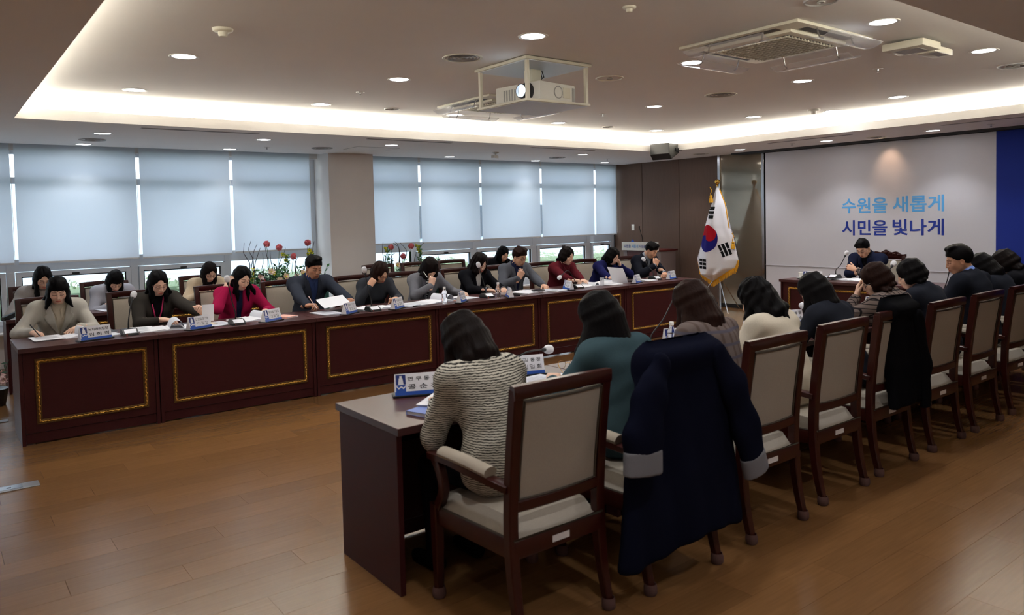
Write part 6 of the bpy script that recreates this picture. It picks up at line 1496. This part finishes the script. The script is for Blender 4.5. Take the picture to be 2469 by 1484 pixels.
    if glasses:
        gg = MB()
        def gp(p): return Vector(np.array(p)*hs)
        for sg in (-1, 1):
            pts = [gp((sg*0.033+0.0235*math.cos(2*PI*k/18), 0.094-0.006*abs(math.cos(2*PI*k/18)), -0.003+0.018*math.sin(2*PI*k/18))) for k in range(19)]; gg.tube(pts, 0.0016, 5)
            gg.tube([gp((sg*0.056,0.090,0.002)), gp((sg*0.074,0.05,0.003)), gp((sg*0.080,-0.005,0.0))], 0.0016, 5)
        gg.tube([gp((-0.010,0.096,0.001)), gp((0,0.102,0.004)), gp((0.010,0.096,0.001))], 0.0016, 5); go = gg.build('glasses', glasses, po); go.matrix_local = Mh
    return po, A, HT, Rh
# ================================================================== THE PEOPLE
GF = 'people of the window side row'; FY = 7.84
def arm(**k): return k
# window side row, from the row end to the flag
person(0.885,FY,PI,'woman in light grey blazer with flipped bob writing at the row end',GF,s=0.98,lean=14,slouch=9,head=(24,6,0),hair=dict(len=0.135,flare=0.045,bang=0.030,wo=0.058,part=1.0),top='s_cream',jacket='c_lightgrey',vdepth=0.13,vw=0.062,collar=('s_cream',0.015,True),button='grey_plastic',
    arms=dict(R=arm(w=(0.66,7.40,0.79),f=(-0.45,0.85,-0.15),pose='pen'),L=arm(w=(1.00,7.38,0.80),f=(0.75,0.62,-0.1),pose='relaxed')))
person(1.685,FY,PI,'woman in dark olive blazer with pink lanyard and round glasses',GF,s=0.99,lean=13,slouch=9,head=(26,-8,0),hair=dict(len=0.17,bang=0.012,wo=0.055,part=0.6),top='s_black',jacket='c_olive',cut='open',vw=0.050,collar=('s_black',0.045,False),lanyard='pink_lanyard',glasses='frame_pink',
    arms=dict(R=arm(w=(1.66,7.37,0.80),f=(-0.8,0.55,-0.1),pose='relaxed'),L=arm(w=(1.96,7.24,0.84),f=(0.1,0.6,0.75),b=(-0.6,-0.5,0.3),pose='grip')))
person(2.45,FY,PI,'woman in magenta jacket holding a hand to her hair',GF,s=0.98,lean=13,slouch=9,head=(26,-14,-8),hair=dict(len=0.20,wo=0.056,part=0.8,flare=0.0),top='s_navy',jacket='c_magenta',cut='open',vw=0.030,collar=('s_navy',0.02,False),
    arms=dict(R=arm(w=(2.30,7.58,1.03),f=(-0.35,-0.25,0.9),b=(0.9,0.3,0.2),pose='relaxed',pole=(0.6,0.6,-0.9)),L=arm(w=(2.62,7.40,0.79),f=(0.4,0.8,-0.1))),button='cap_white')
person(3.24,FY,PI,'man in dark grey suit and blue shirt reading a sheet',GF,male=True,s=1.0,lean=9,slouch=6,head=(20,-6,0),skin='skin_tan',hair=dict(kind='short',vol=0.006,len=0.05),top='s_blue',jacket='c_darkgrey',vdepth=0.17,vw=0.060,collar=('s_blue',0.028,True),lip=(0.78,0.46,0.42),
    arms=dict(R=arm(w=(2.98,7.22,0.81),f=(-0.45,0.75,0.12),pose='grip'),L=arm(w=(3.46,7.20,0.82),f=(0.35,0.75,0.15),pose='grip',b=(-0.3,0,1))))
person(3.98,FY,PI,'woman in charcoal jacket and glasses resting her cheek on her hand',GF,s=0.97,lean=19,slouch=11,head=(38,-14,8),hair=dict(len=0.05,vol=0.006,bang=0.010,curl=0.006,m='hair_brown',wo=0.058,a0=66),top='s_black',jacket='c_charcoal',cut='crew',glasses='frame_black',skin='skin_mid',
    arms=dict(R=arm(w=(3.79,7.46,0.945),f=(-0.6,0.05,0.75),b=(0.5,0.8,0.1),pose='fist',pole=(0.6,0.4,-0.9)),L=arm(w=(4.02,7.28,0.80),f=(0.9,0.25,0.0),pose='fist')))
person(4.64,FY,PI,'woman in grey blazer and striped top hiding her face behind her fist',GF,s=0.99,lean=17,slouch=11,head=(44,0,6),hair=dict(len=0.075,vol=0.010,bang=0.022,wo=0.052,a0=50,m='hair_soft'),top='s_stripe',jacket='c_grey',vdepth=0.14,vw=0.055,
    arms=dict(R=arm(w=(4.53,7.38,0.905),f=(-0.25,0.05,0.95),b=(0.4,0.9,0.1),pose='fist',pole=(0.7,0.5,-0.9)),L=arm(w=(4.92,7.34,0.79),f=(0.15,0.95,-0.1))))
person(5.37,FY,PI,'woman in black blazer and white top with wavy dark hair',GF,s=0.98,lean=15,slouch=9,head=(30,-4,0),hair=dict(len=0.13,vol=0.010,curl=0.012,wo=0.055,m='hair_soft',part=-0.7),top='s_white',jacket='c_black',vdepth=0.20,vw=0.055,cuffs='s_grey',
    arms=dict(R=arm(w=(5.24,7.28,0.80),f=(-0.85,0.5,-0.1)),L=arm(w=(5.50,7.30,0.79),f=(0.5,0.8,-0.1))))
person(6.02,FY,PI,'man in grey blazer, navy polo and glasses holding a pen up',GF,male=True,s=0.97,lean=11,slouch=7,head=(24,-10,0),skin='skin_mid',hair=dict(kind='short',vol=0.010,len=0.05,m='hair_brown'),top='s_navy',jacket='c_midgrey',vdepth=0.20,vw=0.075,collar=('s_navy',0.02,True),glasses='frame_black',lip=(0.78,0.46,0.42),
    arms=dict(R=arm(w=(5.82,7.40,0.90),f=(-0.35,0.35,0.85),b=(0.3,0.8,0.2),pose='pen',pole=(0.9,0.1,-0.9)),L=arm(w=(6.10,7.26,0.79),f=(0.3,0.9,-0.1))))
person(6.83,FY,PI,'woman in maroon shirt holding the bent microphone',GF,s=0.98,lean=13,slouch=9,head=(20,-14,0),hair=dict(len=0.045,vol=0.008,bang=0.0,wo=0.060,a0=68,m='hair_soft',part=0.8),top='c_maroon',jacket='c_maroon',cut='crew',collar=('c_maroon',0.02,True),skin='skin_light',build=1.06,
    arms=dict(R=arm(w=(6.58,7.22,0.82),f=(-0.5,0.75,-0.05),pose='grip'),L=arm(w=(6.76,7.22,0.79),f=(0.2,0.95,-0.1),pose='flat')))
person(7.60,FY,PI,'woman in navy jacket leaning her cheek on her hand over a sheet',GF,s=0.96,lean=20,slouch=12,side=-4,head=(26,-8,-12),hair=dict(len=0.085,vol=0.008,bang=0.0,wo=0.052,a0=56,part=0.9),top='s_black',jacket='c_navy',cut='open',vw=0.05,collar=('s_black',0.05,False),
    arms=dict(R=arm(w=(7.24,7.20,0.80),f=(-0.2,0.9,-0.05),pose='relaxed'),L=arm(w=(7.72,7.50,0.945),f=(0.25,-0.05,0.9),b=(-0.8,0.5,0),pose='fist',pole=(-1,0.3,-0.7))))
person(8.43,FY,PI,'man in black suit resting his mouth on his hand',GF,male=True,s=0.99,lean=18,slouch=11,head=(32,-14,0),skin='skin_mid',hair=dict(kind='short',vol=0.002,len=0.05,bang=-0.004),top='s_shirtgrey',jacket='c_blacksuit',vdepth=0.10,vw=0.045,collar=('s_shirtgrey',0.026,True),cuffs='s_shirtgrey',lip=(0.78,0.46,0.42),
    arms=dict(R=arm(w=(8.30,7.36,0.915),f=(-0.35,0.1,0.85),b=(0.5,0.8,0.2),pose='grip',pole=(0.9,0.3,-0.9)),L=arm(w=(8.36,7.24,0.80),f=(0.75,0.6,-0.1),pose='grip')))
# back row by the windows
GB = 'people of the back row'
person(0.95,9.66,PI,'long haired woman with glasses and pale grey cardigan at the back row end',GB,s=1.02,lean=13,slouch=10,head=(32,-8,0),hair=dict(len=0.26,wo=0.058,part=0.6),top='c_taupe',jacket='c_taupe',cut='crew',glasses='frame_steel',hres=0.0046,arms=dict(R=arm(l=(0.14,0.36,0.80)),L=arm(l=(-0.14,0.36,0.80))))
person(1.63,9.66,PI,'woman in grey cardigan with green lanyard writing in the back row',GB,s=0.97,lean=20,slouch=14,head=(48,-6,0),hair=dict(len=0.11,bang=0.030,wo=0.052),top='s_black',jacket='c_cardigan',cut='open',vw=0.045,lanyard='green_lanyard',hres=0.0046,arms=dict(R=arm(l=(0.06,0.42,0.80),f=(-0.8,0.5,-0.1),pose='pen'),L=arm(l=(-0.10,0.40,0.79),f=(0.8,0.5,-0.1))))
person(2.66,9.66,PI,'woman in beige blazer and black top with glasses in the back row',GB,s=0.97,lean=17,slouch=10,head=(36,-6,0),hair=dict(len=0.13,bang=0.008,wo=0.050,a0=54,m='hair_soft'),top='s_black',jacket='c_beige',vdepth=0.22,vw=0.055,glasses='frame_steel',collar=('s_black',0.03,False),hres=0.0046,arms=dict(R=arm(l=(0.12,0.36,0.86),f=(-0.3,0.7,0.5),pose='pen'),L=arm(l=(-0.12,0.40,0.79))))
person(7.09,9.66,PI,'woman in black half hidden behind the black blazer in the back row',GB,s=0.98,lean=17,slouch=10,head=(34,-4,0),hair=dict(len=0.16,wo=0.052,part=0.7),top='s_black',jacket='c_black',cut='crew',hres=0.0046,arms=dict(R=arm(l=(0.14,0.30,0.62),pole=(1,-0.5,0)),L=arm(l=(-0.14,0.30,0.62),pole=(-1,-0.5,0))))
# head table
person(10.12,5.10,PI/2,'man in navy suit and glasses with folded arms at the head table',None,male=True,s=1.0,lean=15,slouch=10,head=(34,0,4),skin='skin_mid',hair=dict(kind='short',vol=0.004,len=0.05,bang=-0.006),top='s_black',jacket='c_navysuit',vdepth=0.16,vw=0.045,glasses='frame_steel',cuffs='s_cuffcheck',lip=(0.78,0.46,0.42),sleeve=0.06,
    arms=dict(R=arm(l=(-0.10,0.43,0.83),f=(-1,0.05,0.1),b=(0,0.6,0.8),pose='relaxed',pole=(1,0.3,-0.6)),L=arm(l=(0.04,0.41,0.865),f=(0.95,0.0,0.30),b=(-0.2,0.9,0.35),pose='relaxed',pole=(-1,0.3,-0.6))))
# near side row, from behind
GNR = 'people of the near side row'; NY = 2.58
def fw(dx=0.15, y=0.40, z=0.80, pose='relaxed'): return dict(R=arm(l=(dx,y,z),pose=pose), L=arm(l=(-dx,y,z),pose=pose))
person(1.93,NY+0.02,0,'woman in black and cream striped tweed jacket with dark hair',GNR,s=1.0,lean=17,slouch=11,head=(40,-6,0),hair=dict(len=0.15,vol=0.014,flare=0.035,m='hair_soft'),top='s_black',jacket='c_tweed',cut='crew',arms=dict(L=arm(l=(-0.08,0.40,0.80),f=(0.5,0.8,-0.1),pose='pen',pole=(-0.55,-0.5,-0.8)),R=arm(l=(0.15,0.42,0.80))),hres=0.0058,build=1.04)
person(2.68,NY-0.02,0,'woman in blue green denim jacket with long black hair',GNR,s=1.01,lean=9,slouch=8,head=(26,-22,0),hair=dict(len=0.27,vol=0.012,flare=0.02),top='s_black',jacket='c_teal',cut='crew',arms=fw(),hres=0.0058)
person(3.48,NY+0.01,0,'woman in brown checked blazer with brown shoulder length hair',GNR,s=1.02,lean=13,slouch=9,head=(26,-14,0),hair=dict(len=0.16,vol=0.014,m='hair_brown',flare=0.03),top='s_black',jacket='c_softcheck',cut='crew',arms=fw(0.19,0.40),hres=0.0058,build=1.04)
person(4.12,NY+0.01,0,'woman in cream jacket with wavy black hair',GNR,s=0.99,lean=14,slouch=10,head=(30,-16,0),hair=dict(len=0.15,vol=0.014,curl=0.014,flare=0.03),top='s_white',jacket='c_cream',cut='crew',arms=fw(0.17,0.42),hres=0.0058)
person(4.80,NY+0.02,0,'woman in charcoal blazer with straight black hair',GNR,s=0.98,lean=14,slouch=10,head=(34,-6,0),hair=dict(len=0.20,vol=0.008,flare=0.01),top='s_white',jacket='c_ink',cut='crew',arms=fw(),hres=0.0058)
person(5.58,NY,0,'woman in checked jacket touching her glasses with her hand',GNR,s=1.0,lean=12,slouch=9,head=(26,-34,0),hair=dict(len=0.035,vol=0.012,m='hair_brown',bang=0.0,wo=0.060,a0=70),top='s_white',jacket='c_check',cut='crew',collar=('s_cream',0.02,False),glasses='frame_steel',
    arms=dict(L=arm(l=(-0.07,0.32,1.00),f=(0.15,-0.05,1.0),b=(-0.5,0.8,0.1),pose='relaxed',pole=(-1,0.3,-0.9)),R=arm(l=(0.15,0.40,0.80))))
person(6.24,NY+0.03,0,'woman in black collared jacket with a short black bob',GNR,s=1.0,lean=14,slouch=10,head=(24,-24,0),hair=dict(len=0.035,vol=0.010,flare=0.015,a0=66),top='s_white',jacket='c_ink',cut='crew',arms=fw(),hres=0.0058)
person(6.99,NY+0.02,0,'man in dark suit with light blue shirt collar',GNR,male=True,s=1.04,lean=8,slouch=7,head=(16,-34,0),skin='skin_tan',hair=dict(kind='short',vol=0.006,len=0.05),top='s_ltblue',jacket='c_darksuit',cut='crew',collar=('s_ltblue',0.030,False),lip=(0.78,0.46,0.42),arms=dict(L=arm(l=(-0.19,0.45,0.82),pose='relaxed'),R=arm(l=(0.18,0.42,0.80))))
person(7.70,NY+0.03,0,'person with black hair just beyond the man with the blue collar',GNR,s=0.99,lean=16,slouch=11,head=(34,-10,0),hair=dict(len=0.10,vol=0.006),top='s_white',jacket='c_ink',cut='crew',collar=('s_cream',0.02,False),arms=fw(),hres=0.0058)
person(8.38,NY+0.05,0,'person in black with a dark bob before the blue backdrop',GNR,s=1.0,lean=19,slouch=12,head=(34,-14,0),hair=dict(len=0.05,vol=0.018,m='hair_soft'),top='s_white',jacket='c_black',cut='crew',arms=fw(),hres=0.0058,build=1.05)
# sheets and pens in hands
def held_sheet(p, u, v, w, h, bend, label):
    """a sheet held up: p lower-left corner, u across, v up"""
    r = empty('held_sheet', p, 0, label, 'papers'); u = Vector(u).normalized(); v = Vector(v).normalized(); n = u.cross(v); V = []; N = 8
    for i in range(N+1):
        t = i/N
        for q in (0, 1): b = v*h*t+u*w*q+n*(bend*math.sin(t*PI*0.5)*h); V += [b, b+n*0.0015]
    F = []
    for i in range(N):
        a = i*4; F += [(a,a+2,a+6,a+4),(a+1,a+5,a+7,a+3),(a,a+4,a+5,a+1),(a+2,a+3,a+7,a+6)]
    F += [(0,1,3,2),(N*4,N*4+2,N*4+3,N*4+1)]; MB().add(V, F).build('sheet','paper',r,smooth=True); return r
held_sheet((3.07,7.02,0.80),(1,0.05,0.08),(0,0.55,0.25),0.30,0.22,-0.1,'sheet held by the man in the dark grey suit')
held_sheet((7.16,7.10,0.768),(0.9,-0.25,-0.1),(-0.35,0.25,0.9),0.24,0.22,0.25,'large sheet lifted by the woman in the navy jacket')
held_sheet((1.93,7.10,0.78),(0.5,-0.1,0),(0.05,0.1,1),0.10,0.15,0.15,'page lifted by the woman in the olive blazer')
pen((0.70,7.27,0.765),(0.64,7.36,0.86),'black_plastic','black pen in the hand of the woman in the light grey blazer')
pen((4.50,7.40,0.985),(4.47,7.45,1.06),'white_plastic','white pen in the fist of the woman in the grey blazer')
pen((5.72,7.30,0.98),(5.80,7.34,1.03),'black_plastic','black pen held up by the man in the grey blazer')
pen((3.02,7.08,0.79),(2.96,7.14,0.92),'pale_pink_petal','pale pen in the hand of the man in the dark grey suit')
pen((2.60,9.28,0.80),(2.50,9.30,0.90),'black_plastic','black pen held by the woman in the beige blazer')

# ================================================================== COATS OVER CHAIR BACKS
def coat(loc, label, m, sheet, sleeves, cuff=None, res=0.011):
    """garment draped over a chair back; all in the chair's local frame"""
    r = empty('draped_coat', loc, 0, label, 'coat'); xs = []
    fd = Field((-0.52,-0.50,0.06), (0.52,-0.10,1.10), res); X, Y, Zg = fd.grid(); ztop, zbot, w0, w1, xc, x1, flp = sheet
    t = np.clip((ztop-Zg)/(ztop-zbot), 0, 1); cxx = xc+(x1-xc)*t; hw = w0+(w1-w0)*t**0.8
    ramp = np.clip(t*1.6, 0.0, 1); yc_ = -0.318-0.03*t-ramp*(0.016*np.sin(15*(X-cxx)*(1-0.3*t)+1.3*np.sin(4*Zg))+0.008*np.sin(33*(X-cxx)+6*Zg))
    u = (X-cxx)/hw; wrap = 0.10*np.clip(np.abs(u)-0.80, 0, 1)*2.2
    zb_ = zbot+flp*np.sin(7*X+1.0)
    qx = np.abs(X-cxx)-(hw-0.03); qy = np.abs(Y-yc_-wrap)-0.004; qz = np.maximum(Zg-(ztop-0.02), zb_-Zg)
    d = np.sqrt(np.maximum(qx, 0)**2+np.maximum(qy, 0)**2+np.maximum(qz, 0)**2)+np.minimum(np.maximum(np.maximum(qx, qy), qz), 0)-0.016
    fd.put((slice(None),)*3, d.astype(np.float32), 0.0, 0)
    fd.cap((xc-w0+0.05,-0.30,ztop-0.03), (xc+w0-0.05,-0.30,ztop-0.03), 0.05, 0.05, 0.05, 0)
    for k in (-1, 0, 1): fd.cap((xc+k*w0*0.6,-0.262,ztop-0.03), (xc+k*w0*0.6,-0.225,ztop-0.32), 0.10, 0.09, 0.04, 0, sq=((0,1,0), 0.22))
    V, Q, G = fd.mesh(); V = relax(V, Q, 3); link('coat_body', np_mesh('coat_body', V, Q, [m]), r)
    for pts, rad in sleeves:
        fs = Field(np.min(pts, 0)-0.12, np.max(pts, 0)+0.12, 0.009)
        for a, b, r1, r2 in zip(pts[:-1], pts[1:], rad[:-1], rad[1:]): fs.cap(a, b, r1, r2, 0.03, 0, sq=((0,1,0), 0.5))
        X, Y, Zg = fs.grid(); fs.F += (0.0022*np.sin(30*Zg+40*X)).astype(np.float32)
        a, b = np.array(pts[-2], float), np.array(pts[-1], float); d = unit(b-a); cutp = b-d*0.01; fs.F = np.maximum(fs.F, ((X-cutp[0])*d[0]+(Y-cutp[1])*d[1]+(Zg-cutp[2])*d[2]).astype(np.float32))
        V, Q, G = fs.mesh(); V = relax(V, Q, 2); link('sleeve', np_mesh('sleeve', V, Q, [m]), r)
        if cuff:
            fc = Field(b-0.16, b+0.16, 0.007); fc.cap(b-d*0.12, b+d*0.08, rad[-1]+0.004, rad[-1]+0.007, 0.01, 0, sq=((0,1,0), 0.52)); X, Y, Zg = fc.grid()
            t = (X-b[0])*d[0]+(Y-b[1])*d[1]+(Zg-b[2])*d[2]; fc.F = np.maximum(fc.F, np.maximum(t-0.012, -0.085-t).astype(np.float32)); V, Q, G = fc.mesh(); link('cuff', np_mesh('cuff', V, Q, [cuff]), r)
    return r
coat((2.65,2.50,0),'navy coat with grey turned-up cuffs draped over an armchair','coat_navy',(1.045,0.19,0.27,0.44,0.0,-0.02,0.025),
    [([(-0.20,-0.345,1.0),(-0.30,-0.375,0.88),(-0.36,-0.39,0.74),(-0.375,-0.40,0.60)],[0.06,0.085,0.095,0.098]),([(0.20,-0.34,1.0),(0.29,-0.36,0.84),(0.37,-0.37,0.64),(0.43,-0.38,0.42)],[0.06,0.078,0.08,0.078])],'coat_cuff')
coat((4.825,2.58,0),'black cardigan hung over an armchair','coat_black',(1.04,0.40,0.19,0.20,0.05,0.06,0.03),
    [([(0.17,-0.35,0.95),(0.22,-0.375,0.64),(0.21,-0.385,0.36)],[0.06,0.055,0.05])])
